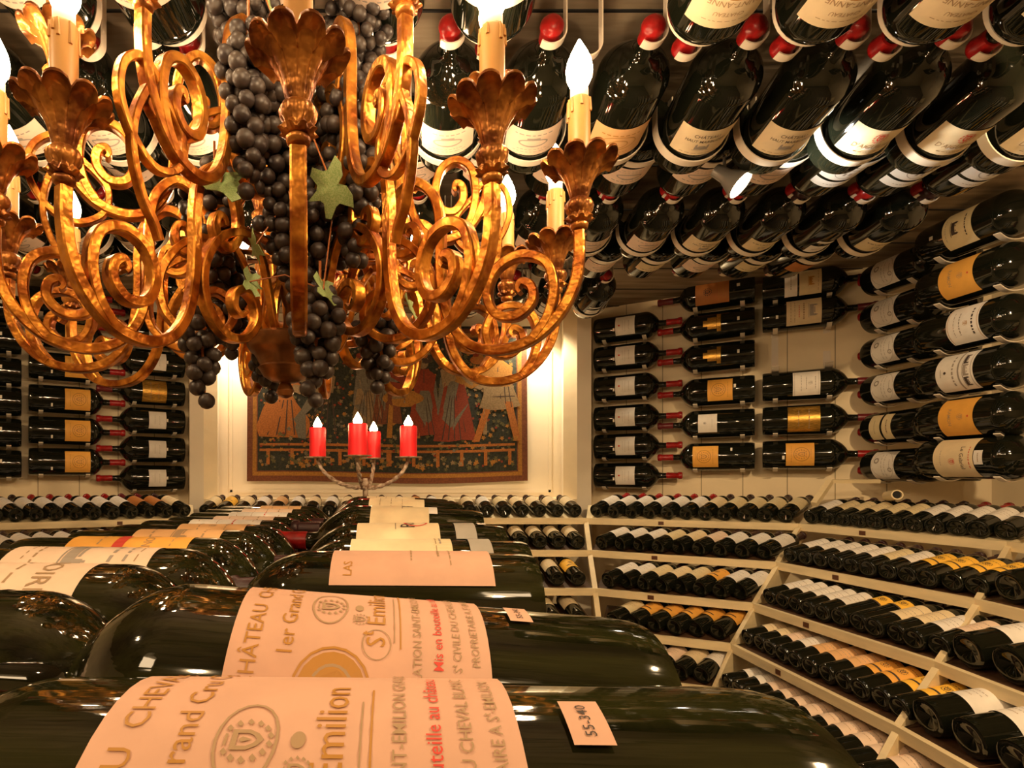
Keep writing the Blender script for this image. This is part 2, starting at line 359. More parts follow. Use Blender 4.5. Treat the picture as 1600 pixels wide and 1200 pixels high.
left_specs = {
    'l_big': LF('blush', [('text', 'NOIRL', -.0, .055, .030, 'o'), S(.02, .16, .003, 'o', 3), S(-.02, .14, .002, 'o', 4), S(-.05, .1, .002, 'o', 5)]),
    'l_house': LF('blush', [('house', 0, -.01, .060, 'y'), S(.045, .16, .005, 'y', 1), S(.065, .12, .004, 'y', 2), S(.08, .16, .002, 'o', 3), S(-.06, .12, .003, 'o', 4), S(-.075, .16, .002, 'o', 5)]),
    'l_amber': LF('ochre', [('bar', .0, -.015, .05, .018, 'r'), ('text', 'CLONT', .0, .03, .022, 'o'), S(-.05, .14, .003, 'o', 5), S(.07, .14, .002, 'o', 6)]),
    'l_tan': LF('tan', [('house', 0, .0, .05, 'o'), S(.05, .12, .004, 'o', 2), S(-.05, .12, .004, 'o', 7)], h=.17, v=.215),
    'l_tan2': LF('tan', [S(.03, .12, .003, 'o', 12), S(-.03, .12, .003, 'o', 17), ('crest', 0, 0, .014, 'o')], h=.15, v=.225),
    'l_white': LF('white', [('ring', 0, 0, .08, .07, .002, 'g'), S(.02, .1, .004, 'r', 9), S(-.02, .08, .002, 'o', 8)], h=.18, v=.215),
    'l_pale': LF('blush', [S(.04, .14, .004, 'o', 19), S(.0, .08, .003, 'o', 18), S(-.04, .12, .002, 'o', 20)], h=.17, v=.215)}
for k_, q_ in left_specs.items():
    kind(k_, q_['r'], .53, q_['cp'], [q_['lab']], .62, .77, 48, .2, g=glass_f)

# ------------------------------------------------------------------ the display table and its bottles
tb = empty('display_table', (-.2, 1.25, 0), 'long dark wooden table carrying the big bottles lying on their sides', 'table')
TT = CAMH-.265
mb = MB(); mb.box((0, 0, TT-.02), (1.00, 2.40, .04)); mb.build('table_top', tabm, tb, smooth=False)
mb = MB()
for s in (-1, 1): mb.box((s*.44, 0, TT-.08), (.03, 2.2, .08)); mb.box((0, s*1.1, TT-.08), (.85, .03, .08))
mb.build('apron', tabm, tb, smooth=False)
for sx in (-1, 1):
    for sy in (-1, 1):
        mb = MB(); mb.box((sx*.43, sy*1.1, (TT-.04)/2), (.07, .07, TT-.04)); mb.build('leg', tabm, tb, smooth=False)
def tilt_up(a): a = math.radians(a); return Vector((0, -math.sin(a), math.cos(a)))
# right-hand file: bases on the right, necks to the left
RT = [  # kind, base (x, y, below camera), neck direction end, label turn, label
    ('cheval', (.188, .262, -.1835), (-1, .01, .004), 25, 'nearest big bottle on the table with gold lettering and a 55-340 tag'),
    ('cheval', (.194, .445, -.1960), (-1, -.045, .085), 16, 'second big bottle on the table, pale pink label with a round gold seal'),
    ('las', (.192, .760, -.1790), (-1, .01, .004), 3, 'dark bottle with a long plain pink label behind the gold seal bottle'),
    ('script_big', (.222, .925, -.185), (-1, .0, .0), -2, 'big bottle with cream label and grey neck-end band, behind the plain pink one'),
    ('script_seal', (.225, 1.135, -.180), (-1, .0, .0), 0, 'big bottle with black script and an orange ring on its cream label'),
    ('script_tall', (.215, 1.350, -.172), (-1, .03, .035), 14, 'raised big bottle with slanted cream label and black script near the candelabra'),
    ('plain_tall', (.195, 1.575, -.168), (-1, .03, .035), 20, 'farthest but one big bottle of the right file, cream label, before the candelabra'),
    ('plain_tall', (.180, 1.790, -.168), (-1, .03, .02), 10, 'farthest big bottle of the right file, beside the candelabra stem')]
for k_, b_, ax, tu, lb in RT:
    b_ = Vector(b_)+Vector((0, 0, CAMH)); bottle(k_, b_, ax, tilt_up(-tu+0) if False else Vector((0, -math.sin(math.radians(tu)), math.cos(math.radians(tu)))), lb, 'big bottles lying on the table, right file', 'large_wine_bottle')
LK = [('l_pale', 'nearest big bottle of the left file, only its dark shoulder in view'), ('l_big', 'big bottle of the left file with large brown letters on pink'),
      ('l_house', 'big bottle of the left file with a house engraving on pink label'), ('l_amber', 'big bottle of the left file with amber label and red block'),
      ('l_tan', 'big bottle of the left file with tan engraved label, behind the amber one'), ('l_tan2', 'big bottle of the left file with small tan crested label'),
      ('l_white', 'big bottle of the left file with gold oval ring on white label'), ('l_pale', 'big bottle of the left file just behind the white oval label'),
      ('l_white', 'third farthest big bottle of the left file on the table'), ('l_pale', 'second farthest big bottle of the left file on the table'), ('l_tan2', 'farthest big bottle of the left file, left of the candelabra')]
for i, (k_, lb) in enumerate(LK):
    y = .482+.1645*i; h = -(.176+.003*i)
    if i > 7: h += .004*(i-7)
    bottle(k_, (-.635+.004*(i % 3), y, CAMH+h), (1, .0, -.01), (0, -.30+.02*i, .95), lb, 'big bottles lying on the table, left file', 'large_wine_bottle')

# ------------------------------------------------------------------ candelabra
CZ = 2.10
cx, cy, cb = (571-610)/F*CZ, CZ, TT
cd = empty('candelabra', (cx, cy, cb), 'whitewashed twisted iron candelabra with four arms on the table', 'candelabra')
mb = MB(); top = CAMH+(742-762)/F*CZ-cb
mb.lathe([(0, .075), (.006, .075), (.012, .05), (.02, .014), (.03, .011), (top, .010), (top+.02, .014), (top+.035, .008)], 20); mb.build('stem', iron_w, cd)
pl = CAMH+(742-716)/F*CZ-cb
for i, (dx, dy) in enumerate(((-.178, .01), (.158, -.01), (-.02, -.15), (.026, .15))):
    a = math.atan2(dy, dx); R = math.hypot(dx, dy)
    pts = cat([(0, top), (.25*R, top+.002), (.55*R, top+.018), (.85*R, top+.055), (.99*R, pl-.012), (R, pl)], 8)
    mb = MB(); N = len(pts)
    for s in range(2):                # two strands twisted together
        q = []
        for j, (x, z) in enumerate(pts):
            t = j/(N-1)*PI*9+s*PI; q.append((x*math.cos(a)+.0035*math.cos(t)*math.sin(a), x*math.sin(a)-.0035*math.cos(t)*math.cos(a), z+.0035*math.sin(t)))
        mb.sweep(q, .0052, 8)
    arm = mb.build('arm', iron_w, cd)
    mb = MB(); mb.lathe([(pl, .012), (pl+.002, .048), (pl+.006, .050), (pl+.004, .046)], 28, (dx, dy, 0)); mb.build('drip_plate', iron_w, arm)
    hh = (.108, .112, .108, .104)[i]; rr = (.031, .032, .034, .028)[i]
    cl = empty('pillar_candle', (cx+dx, cy+dy, cb+pl+.006), ['burning red pillar candle on the left arm of the candelabra', 'burning red pillar candle on the right arm of the candelabra', 'front middle red pillar candle of the candelabra', 'rear middle red pillar candle of the candelabra'][i], 'candle', 'red candles on the candelabra')
    mb = MB(); mb.lathe([(0, rr), (hh*.5, rr*.97), (hh*.93, rr), (hh, rr*.93), (hh*.985, rr*.75), (hh*.93, rr*.5)], 28, mod=lambda a_, j, z: 1+.03*math.sin(3*a_+j)); mb.build('wax_body', red_candle, cl)
    mb = MB(); mb.lathe([(hh*.93, .0012), (hh+.006, .001)], 6); wk = mb.build('wick', hole_m, cl)
    mb = MB(); mb.lathe([(hh-.006, .006), (hh+.001, .014), (hh+.010, .0165), (hh+.022, .011), (hh+.040, .0008)], 12); mb.build('flame', flamem, cl)

# ------------------------------------------------------------------ tapestry
def tapestry():
    y0 = 3.385; xl, xr = (387-610)/F*y0, (823-610)/F*y0; zb, zt = CAMH+(742-752)/F*y0, CAMH+(742-512)/F*y0
    W, H = xr-xl, zt-zb
    cl = [mat('tapestry_dark', (.030, .032, .020), .95, noise=.5, scale=90), mat('tapestry_gold', (.34, .15, .025), .95, noise=.3, scale=120), mat('tapestry_brown', (.16, .05, .02), .95, noise=.3, scale=90),
          mat('tapestry_leaf', (.11, .095, .035), .95, noise=.4, scale=100), mat('tapestry_buff', (.25, .165, .08), .95, noise=.3, scale=120), mat('tapestry_red', (.22, .035, .012), .95, noise=.3, scale=120),
          mat('tapestry_orange', (.36, .12, .022), .95, noise=.3, scale=120), mat('tapestry_grey', (.15, .125, .085), .95, noise=.3, scale=120), mat('tapestry_line', (.05, .03, .02), .95)]
    mb = MB()
    def P(u, v, d=0):
        wave = .006*math.sin(u*9)+.004*math.sin(u*23+1); sag = (-.010*math.sin(u*PI*1.0)+.006*math.sin(u*7))*(1-v)
        skew = (.006*(1-v))*(1 if u > .5 else -1)
        return Vector((xl+u*W+skew, y0+wave*(1-v)-d, zb+v*H+sag))
    N, Mv = 40, 20
    vs = [P(i/N, j/Mv) for j in range(Mv+1) for i in range(N+1)]; vb = [v+Vector((0, .006, 0)) for v in vs]; k = (N+1)*(Mv+1)
    fs = []; ms = []
    for j in range(Mv):
        for i in range(N):
            a = j*(N+1)+i; fs.append((a, a+1, a+N+2, a+N+1)); u, v = (i+.5)/N, (j+.5)/Mv; ms.append(0)
    for i in range(N):
        fs.append((i+1, i, k+i, k+i+1)); ms.append(2); a = Mv*(N+1)+i; fs.append((a, a+1, k+a+1, k+a)); ms.append(2)
    for j in range(Mv):
        a = j*(N+1); fs.append((a, a+N+1, k+a+N+1, k+a)); ms.append(2); a += N; fs.append((a+N+1, a, k+a, k+a+N+1)); ms.append(2)
    mb.v = vs+vb; mb.f = fs; mb.m = ms
    asp = H/W
    lay = [.0006]
    def poly(pts, m, d=None):          # pts in u, v(in W units) ; fan
        lay[0] += .0000025; dd = lay[0] if d is None else d
        c = (sum(p[0] for p in pts)/len(pts), sum(p[1] for p in pts)/len(pts))
        v = [P(p[0], p[1]/asp, dd) for p in pts]+[P(c[0], c[1]/asp, dd)]; n = len(pts)
        mb.add(v, [(i, (i+1) % n, n) for i in range(n)], m)
    def strip(u0, v0, u1, v1, m, d, n=24):
        vs = [P(u0+(u1-u0)*i/n, (v0, v1)[j]/asp, d) for j in range(2) for i in range(n+1)]
        mb.add(vs, [(i, i+1, n+2+i, n+1+i) for i in range(n)], m)
    for (m, e0, e1, d) in ((2, 0, .020, .0004), (1, .020, .034, .0005), (2, .034, .038, .0006)):
        for (a, b, c, e) in ((e0, e0, 1-e0, e1), (e0, asp-e1, 1-e0, asp-e0)): strip(a, b, c, e, m, d)
        for (a, c) in ((e0, e1), (1-e1, 1-e0)):
            vs = [P((a, c)[i], (e0+(asp-2*e0)*j/16)/asp, d) for j in range(17) for i in range(2)]
            mb.add(vs, [(2*j, 2*j+1, 2*j+3, 2*j+2) for j in range(16)], m)
    rr = random.Random(3)
    def ell(u, v, rx, ry, m, n=12, rot=0):
        poly([(u+rx*math.cos(t)*math.cos(rot)-ry*math.sin(t)*math.sin(rot), v+rx*math.cos(t)*math.sin(rot)+ry*math.sin(t)*math.cos(rot)) for t in [2*PI*i/n for i in range(n)]], m)
    def leaf(u, v, s, a, m):
        poly([(u+s*q*math.cos(a+t), v+s*q*math.sin(a+t)) for t, q in ((0, 1), (.5, .55), (.9, .9), (1.5, .45), (2.2, .75), (3.14, .3), (4.1, .75), (4.8, .45), (5.4, .9), (5.8, .55))], m)
    for i in range(900):
        u = rr.uniform(.05, .95); v = rr.uniform(.05, asp-.05)
        leaf(u, v, rr.uniform(.005, .012), rr.uniform(0, 6.28), rr.choice((3, 3, 3, 4, 7, 1)))
    for i in range(260):
        u = rr.uniform(.05, .95); v = rr.uniform(.05, asp-.05); ell(u, v, .0045, .0045, rr.choice((5, 5, 6)), 7)
    # low rail fence with flowers below
    for vv in (.128, .108): strip(.045, vv, .955, vv+.009, 6, .0022)
    for i in range(11): poly([(u_, v_) for u_, v_ in ((.07+i*.086, .06), (.082+i*.086, .06), (.082+i*.086, .118), (.07+i*.086, .118))], 6)
    for i in range(70):
        u = rr.uniform(.045, .955); leaf(u, rr.uniform(.05, .09), rr.uniform(.008, .014), rr.uniform(.8, 2.3), rr.choice((4, 3, 1)))
    # figures: robe, folds, torso, arm, head, hair
    def fig(u, v, s, face, robe, top, skirt=1.0, seat=False, legs=False):
        s *= .80
        f = face
        if legs:
            for k in (-1, 1): poly([(u+k*.10*s-.03*s, v+.42*s), (u+k*.10*s+.05*s, v+.42*s), (u+k*.22*s+.02*s, v), (u+k*.22*s-.05*s, v)], 6); poly([(u+k*.22*s-.06*s, v), (u+k*.22*s+.03*s+.06*s*f, v), (u+k*.22*s, v+.04*s), (u+k*.22*s-.05*s, v+.05*s)], 1)
            poly([(u-.2*s, v+.36*s), (u-.05*s, v+.33*s), (u+.1*s, v+.34*s), (u+.24*s, v+.37*s), (u+.13*s, v+.66*s), (u-.1*s, v+.66*s)], robe)
            for k in range(6): poly([(u-.16*s+k*.06*s, v+.36*s), (u-.15*s+k*.06*s, v+.36*s), (u-.07*s+k*.035*s, v+.64*s), (u-.08*s+k*.035*s, v+.64*s)], 8)
            poly([(u-.15*s, v+.47*s), (u+.18*s, v+.47*s), (u+.18*s, v+.48*s), (u-.15*s, v+.48*s)], 8)
        elif seat:
            poly([(u-.3*s, v+.02*s), (u+.3*s*f+.1*s, v), (u+.36*s*f, v+.25*s), (u+.2*s*f, v+.45*s), (u+.1*s, v+.62*s), (u-.12*s, v+.62*s), (u-.25*s, v+.4*s), (u-.34*s, v+.15*s)], robe)
            for k in range(4): poly([(u-.2*s+k*.12*s, v+.04*s), (u-.185*s+k*.12*s, v+.04*s), (u-.02*s+k*.05*s, v+.5*s), (u-.035*s+k*.05*s, v+.5*s)], 8)
        else:
            poly([(u-.22*s*skirt, v), (u-.07*s, v-.01*s), (u+.08*s, v+.01*s), (u+.22*s*skirt, v), (u+.17*s, v+.35*s), (u+.11*s, v+.64*s), (u-.11*s, v+.64*s), (u-.17*s, v+.35*s)], robe)
            for k in range(5): poly([(u-.15*s+k*.07*s, v+.01*s), (u-.138*s+k*.07*s, v+.01*s), (u-.045*s+k*.022*s, v+.5*s), (u-.055*s+k*.022*s, v+.5*s)], 8)
            poly([(u-.16*s*f, v+.7*s), (u+.02*s*f, v+.74*s), (u+.15*s*f, v+.4*s), (u-.02*s*f, v+.12*s), (u-.2*s*f, v+.3*s)], 7)
        poly([(u-.13*s, v+.58*s), (u+.13*s, v+.58*s), (u+.16*s, v+.78*s), (u+.05*s, v+.86*s), (u-.06*s, v+.86*s), (u-.16*s, v+.78*s)], top)
        poly([(u+.12*s*f, v+.80*s), (u+.30*s*f, v+.66*s), (u+.46*s*f, v+.70*s), (u+.46*s*f, v+.64*s), (u+.28*s*f, v+.56*s), (u+.06*s*f, v+.68*s)], top)
        ell(u+.48*s*f, v+.67*s, .035*s, .03*s, 4); ell(u+.01*s*f, v+.95*s, .075*s, .09*s, 4); ell(u-.03*s*f, v+.99*s, .08*s, .06*s, 8)
        ell(u+.04*s*f, v+.95*s, .012*s, .008*s, 8, 6)
        poly([(u-.005*s, v+.6*s), (u+.005*s, v+.6*s), (u+.005*s, v+.84*s), (u-.005*s, v+.84*s)], 8)
    fig(.125, .155, .34, 1, 6, 6, seat=True); ell(.21, .355, .022, .012, 4, 6, -.5)
    fig(.27, .150, .36, -1, 7, 4, seat=True)
    fig(.43, .20, .32, 1, 4, 7); fig(.50, .21, .30, 1, 2, 5)
    ell(.56, .30, .075, .030, 1, 20); ell(.56, .302, .052, .018, 4, 18); ell(.56, .305, .03, .01, 2, 14)
    poly([(.50, .16), (.515, .16), (.52, .28), (.505, .28)], 1); poly([(.60, .16), (.615, .16), (.61, .28), (.595, .28)], 1)
    fig(.63, .17, .34, -1, 5, 5); fig(.74, .150, .40, 1, 5, 4, skirt=1.1)
    ell(.825, .435, .030, .016, 6, 12); ell(.825, .447, .02, .010, 1, 9)
    fig(.895, .145, .42, -1, 4, 1, legs=True); poly([(.842, .17), (.855, .17), (.862, .44), (.845, .45)], 4)
    for i in range(6): ell(.32+.1*i+.02*math.sin(i*5), .47+.02*math.cos(i*3), .012, .010, rr.choice((5, 6)), 8)
    t = empty('tapestry', (0, y0, zb), 'woven wall tapestry with figures at a table among dark foliage', 'tapestry')
    o = mb.build('woven_cloth', cl, t, smooth=False); o.location = (0, -y0, -zb)
    mb = MB(); mb.sweep([(xl-.03, y0+.002, zt), (xr+.03, y0+.002, zt)], .008, 10); o = mb.build('hanging_rod', hole_m, t); o.location = (0, -y0, -zb)
tapestry()

# ------------------------------------------------------------------ chandelier
HUB = Vector((-.150, .965, 0)); KL = CAMH+.335; KU = CAMH+.545
ch = empty('chandelier', (HUB.x, HUB.y, CEIL), 'gilded wrought iron chandelier with two tiers of candle arms hanging from ceiling', 'chandelier')
ch_off = Matrix.Translation(-Vector((HUB.x, HUB.y, CEIL)))
def cpart(mb, name, m, parent, sharp=35):
    me = mb.mesh(name, m, True, sharp); me.transform(ch_off); o = link(name, me, parent); return o
# shared cup, sleeve, bulb
def cup_mb():
    mb = MB()
    pr = [(-.006, .0105), (-.004, .0135), (.002, .0145), (.005, .012), (.007, .0185), (.010, .0215), (.014, .0175), (.018, .0165), (.024, .0205), (.032, .0220), (.039, .0185), (.043, .0130), (.048, .0150), (.058, .0175), (.068, .0205), (.078, .0250), (.087, .0310), (.095, .0390), (.101, .0470), (.104, .0535), (.1035, .0575), (.0995, .0585), (.0985, .0560), (.100, .0500), (.094, .0360), (.086, .0210)]
    def mod(a, j, z):
        if j < 4: return 1
        if j in (5, 6): return 1+.16*math.cos(8*a)
        if j <= 10: return 1+.07*abs(math.cos(5*a))-.02
        k = min(1, (z-.043)/.06)
        return 1+(.06+.07*k)*(abs(math.cos(5*a))**.5-.6)
    mb.lathe(pr, 80, mod=mod)
    for v in mb.v: v.x *= .84; v.y *= .84; v.z *= .85
    # droop of the petal tips
    for v in mb.v:
        r = math.hypot(v.x, v.y)
        if v.z > .078 and r > .026: a = math.atan2(v.y, v.x); v.z += (abs(math.cos(5*a))**.5-.6)*.010
    return mb
CUP = cup_mb().mesh('drip_cup', gold_d, True, 60)
mb = MB(); mb.lathe([(.088, .0145), (.168, .0145), (.1715, .0135), (.172, .010)], 24)
for k in range(9):
    a = k*2*PI/9+.3*math.sin(k*5); l = .012+.016*abs(math.sin(k*2.7)); z = .170
    mb.sweep([((.0147)*math.cos(a+d), (.0147)*math.sin(a+d), z-t*l) for t, d in ((0, -.05), (.3, 0), (.7, .01), (1, .0))], lambda t: .0013+.0009*t, 6)
SLV = mb.mesh('candle_sleeve', sleeve, True, 50)
mb = MB(); mb.lathe([(.170, .0118), (.186, .0118), (.188, .010)], 20); SOC = mb.mesh('bulb_socket', collar, True, 50)
mb = MB(); mb.lathe([(.186, .009), (.192, .0125), (.202, .0168), (.212, .0178), (.224, .0155), (.236, .0105), (.246, .0055), (.254, .0012)], 14); BLB = mb.mesh('light_bulb', bulbm, True)
MAIN = [(.42, -.004), (.42, -.04), (.413, -.08), (.392, -.118), (.358, -.146), (.315, -.155), (.276, -.143), (.249, -.108), (.237, -.06), (.2335, -.01), (.2335, .04), (.2245, .085), (.197, .113), (.168, .100), (.152, .062), (.154, .028), (.170, .008), (.189, .010), (.199, .028), (.194, .046), (.182, .046), (.179, .036)]
INNER = [(.362, -.143), (.381, -.115), (.389, -.075), (.378, -.038), (.346, -.024), (.314, -.038), (.301, -.072), (.313, -.103), (.341, -.109), (.361, -.091), (.360, -.070), (.348, -.062), (.342, -.070), (.346, -.077)]
CSCR = [(.115, .034), (.150, .036), (.192, .014), (.219, -.034), (.214, -.085), (.180, -.119), (.140, -.118), (.114, -.090), (.117, -.060), (.140, -.046), (.160, -.056), (.162, -.076), (.148, -.086), (.139, -.078)]
RISE = [(.115, .034), (.098, .010), (.084, -.030), (.074, -.070), (.062, -.098), (.050, -.108)]
OUT = [(.412, -.085), (.436, -.130), (.440, -.175), (.422, -.220), (.400, -.245), (.39, -.262)]
CURL = [(.385, -.085), (.345, -.120), (.352, -.160), (.395, -.178), (.436, -.160), (.462, -.120), (.456, -.080), (.424, -.058), (.394, -.072), (.386, -.100), (.400, -.116), (.412, -.108), (.408, -.097)]
def arm(cx_, cy_, K, nm, full=True, upper=False, link_=False):
    d = Vector((cx_-HUB.x, cy_-HUB.y, 0)); R = d.length; er = d/R; et = Vector((-er.y, er.x, 0)); s = R/.42
    org = Vector((HUB.x, HUB.y, K)); sc_ = lambda p, n=6: [(x*s, y) for x, y in cat(p, n)]
    tp = lambda u: .0145 if u < .86 else .0145-(u-.86)*.055
    mb = MB(); mb.band(sc_(MAIN, 7), er, et, org, .0165, tp); a = cpart(mb, nm, gold, ch)
    mb = MB(); mb.band(sc_(INNER, 7), er, et, org, .0180, lambda u: .0130 if u < .8 else .0130-(u-.8)*.04); cpart(mb, 'inner_scroll', gold, a)
    if full:
        mb = MB(); mb.band(sc_(CSCR, 7), er, et, org, .0185, lambda u: .0125 if u < .8 else .0125-(u-.8)*.04); cpart(mb, 'lower_scroll', gold, a)
        mb = MB(); mb.band(sc_(RISE, 6), er, et, org, .013, .009); cpart(mb, 'inner_stay', gold, a)
        mb = MB(); mb.band(sc_([(.155, .044), (.10, .046), (.045, .036)], 3), er, et, org, .018, .003); cpart(mb, 'fixing_plate', gold, a)
    if link_:
        mb = MB(); mb.band(sc_(CURL, 7), er, et, org, .012, lambda u: .0095 if u < .8 else .0095-(u-.8)*.03); cpart(mb, 'outer_curl', gold, a)
        mb = MB(); mb.band(sc_(OUT, 6), er, et, org, .012, .009); cpart(mb, 'link_scroll', gold, a)
    p = Vector((cx_, cy_, K+.004))-Vector((HUB.x, HUB.y, CEIL))
    for nme, me in (('drip_cup', CUP), ('candle_sleeve', SLV), ('bulb_socket', SOC), ('light_bulb', BLB)):
        o = link(nme, me, a); o.location = p; o.rotation_euler = (0, 0, math.atan2(er.y, er.x)+.3)
    return a
def cupat(px, py, h): z = h*F/(742-py); return ((px-610)/F*z, z)
low = [(466, .560), (100, .632), (769, .652), (905, .775), (868, .985), (792, 1.160), (-8, .760), (14, .965), (112, 1.18)]
for px, z in low: arm((px-610)/F*z, z, KL+{466: -.010, 100: -.012, 769: 0, 905: 0, 868: -.02, 792: 0.02, -8: .0, 14: 0.0, 112: 0}[px], 'lower_arm', full=True)
for a_ in (150, 180, 208): arm(HUB.x+.43*math.sin(math.radians(a_)), HUB.y-.43*math.cos(math.radians(a_)), KL, 'lower_arm')
for a_, R_ in ((30, .335), (-25, .33), (-66, .36), (86, .315), (150, .33), (205, .33)):
    arm(HUB.x+R_*math.sin(math.radians(a_)), HUB.y-R_*math.cos(math.radians(a_)), KU, 'upper_arm', True, True, True)
# hub: central column, cage, bowl, finial, chain to the ceiling
HB = Vector((HUB.x-.028, HUB.y, 0)); z0 = CAMH+.130
BW = 1.18; mb = MB(); mb.lathe([(zz_, rr_*BW) for zz_, rr_ in [(z0, .003), (z0+.004, .010), (z0+.013, .0125), (z0+.022, .009), (z0+.026, .007), (z0+.028, .020), (z0+.036, .031), (z0+.046, .036), (z0+.050, .039), (z0+.054, .036), (z0+.066, .040), (z0+.074, .044), (z0+.078, .050), (z0+.086, .054), (z0+.100, .055), (z0+.104, .052), (z0+.104, .030)]], 40,
    (HB.x, HB.y, 0), mod=lambda a, j, z: 1+(.025*math.cos(12*a) if 10 <= j <= 11 else 0)); cpart(mb, 'bottom_bowl', bronze, ch)
mb = MB(); z1 = z0+.10
mb.lathe([(z1, .028), (z1+.02, .022), (z1+.05, .018), (z1+.07, .026), (z1+.09, .030), (z1+.10, .016), (z1+.14, .013), (z1+.25, .013), (z1+.30, .024), (z1+.33, .016), (z1+.42, .011), (z1+.50, .010), (CEIL-.12, .008), (CEIL-.10, .03), (CEIL-.02, .045), (CEIL, .05)], 28, (HUB.x-.01, HUB.y, 0)); cpart(mb, 'central_column', bronze, ch)
for k in range(6):
    a = k*PI/3+.2; er = Vector((math.cos(a), math.sin(a), 0)); et = Vector((-er.y, er.x, 0))
    mb = MB(); mb.band(cat([(.012, z1+.10), (.030, z1+.06), (.036, z1+.02), (.040, z1-.004)], 6), er, et, Vector((HB.x, HB.y, 0)), .010, .004); cpart(mb, 'vase_rib', gold, ch)

# ------------------------------------------------------------------ grapes
mb = MB(); mb.lathe([(-.0128, .001), (-.0118, .0045), (-.009, .009), (-.004, .0122), (.001, .0126), (.006, .0108), (.0105, .0062), (.0125, .0015)], 14); BER = mb.mesh('grape', grapem, True)
def leafmesh():
    mb = MB(); pts = []
    for t, q in ((0, 1), (.25, .62), (.5, .58), (.75, .95), (1.05, .9), (1.3, .55), (1.6, .5), (2.0, .85), (2.4, .7), (2.8, .45), (3.14, .22), (3.48, .45), (3.88, .7), (4.28, .85), (4.68, .5), (4.98, .55), (5.23, .9), (5.53, .95), (5.78, .58), (6.03, .62)):
        pts.append((q*math.cos(t), q*math.sin(t)))
    n = len(pts); vs = [Vector((x, y, .22*(x*x+y*y)*(1 if (i % 4) else .3))) for i, (x, y) in enumerate(pts)]+[Vector((x*.45, y*.45, .05)) for x, y in pts]+[Vector((0, 0, 0))]
    fs = [(i, (i+1) % n, n+(i+1) % n, n+i) for i in range(n)]+[(n+i, n+(i+1) % n, 2*n) for i in range(n)]
    vb = [v-Vector((0, 0, .03)) for v in vs]; m = len(vs)
    fs += [tuple(m+i for i in reversed(f)) for f in fs]+[((i+1) % n, i, m+i, m+(i+1) % n) for i in range(n)]
    mb.add(vs+vb, fs); return mb.mesh('vine_leaf', leafm, True, 40)
LEAF = leafmesh()
rg = random.Random(11)
def bunch(px, y0, y1, wpx, z, n, label, leaves=(), tail=0):
    top = at(px, y0, z); bot = at(px+tail, y1, z); R = wpx/2/F*z; Lh = top.z-bot.z
    o = empty('grape_bunch', top, label, 'grapes', 'artificial grapes hung in the chandelier')
    mb = MB(); mb.sweep([(0, 0, .03), (0, 0, 0), ((bot.x-top.x)*.5, .002, -Lh*.5), (bot.x-top.x, 0, -Lh+.012)], .0022, 6); mb.build('stem', twigm, o)
    pts = []; tries = 0
    while len(pts) < n and tries < 14000:
        tries += 1; t = rg.random()**.9; prof = (min(1, .45+t*2.2) if t < .25 else 1-.80*((t-.25)/.75)**1.25); a = rg.uniform(0, 2*PI); q = R*prof*(rg.random()**.35)
        q = min(q, max(0, R*prof-.004)); p = Vector(((bot.x-top.x)*t+q*math.cos(a), q*math.sin(a), -Lh*t+.012*(t-1)))
        if all((p-x).length > .0190 for x in pts): pts.append(p)
    for p in pts:
        g = link('grape', BER, o); g.location = p; s = rg.uniform(.86, 1.06); g.scale = (s, s, s); g.rotation_euler = (rg.uniform(-.6, .6), rg.uniform(-.6, .6), rg.uniform(0, 6))
    for (lx, ly, lz, s, rx, rz) in leaves:
        q = at(lx, ly, lz)-top; l = link('vine_leaf', LEAF, o); l.location = q; s *= 1.45; l.scale = (s, s, s); l.rotation_euler = (rx, .2, rz)
        mb = MB(); mb.sweep([q, q*.5+Vector((0, 0, .01)), (0, 0, -.01)], .0012, 5); mb.build('tendril', twigm, o)
bunch(500, 60, 400, 150, .90, 130, 'broad grape mass between the front arm and the right scroll')
bunch(388, 30, 300, 88, .80, 90, 'long grape bunch left of the front drip cup')
bunch(555, 100, 420, 120, .86, 110, 'long grape bunch right of the front stem, dark and full')
bunch(420, 60, 330, 134, .86, 136, 'largest grape bunch, hanging left of the front candle arm', [(345, 285, .80, .030, 1.1, .4), (520, 292, .80, .032, 1.2, 2.6), (405, 90, .80, .030, 1.3, 1.2)])
bunch(385, -60, 130, 123, .90, 85, 'grape bunch at the chandelier top beside the green leaves', [(428, 30, .80, .034, 1.2, 1.4), (440, 60, .78, .026, 1.0, .3)])
bunch(545, 150, 420, 123, .96, 119, 'grape bunch hanging right of the front candle arm', [(505, 452, .82, .022, 1.1, .9)], -10)
bunch(470, 300, 470, 134, .90, 93, 'grape bunch in the middle of the chandelier above the bowl', [(398, 385, .84, .020, 1.2, 2.0)])
bunch(500, 440, 628, 82, .84, 61, 'grape bunch hanging just right of the bronze bowl', [(390, 440, .84, .018, 1.4, 1.0)], -12)
bunch(335, 250, 450, 100, .92, 74, 'grape bunch inside the left scrolls of the chandelier')
bunch(312, 470, 634, 64, .84, 44, 'low narrow grape bunch left of the bronze bowl', [], 8)
bunch(585, 470, 606, 69, .96, 44, 'low grape bunch over the middle of the tapestry', [(640, 480, .95, .020, 1.2, 1.2)], 8)
bunch(410, 540, 626, 44, 1.02, 20, 'small grape bunch half behind the bronze bowl', [], 14)
bunch(560, -40, 150, 112, .98, 74, 'grape bunch behind the candle at the chandelier top')
bunch(365, 380, 560, 67, .98, 44, 'grape bunch behind the left lower scroll of the chandelier')

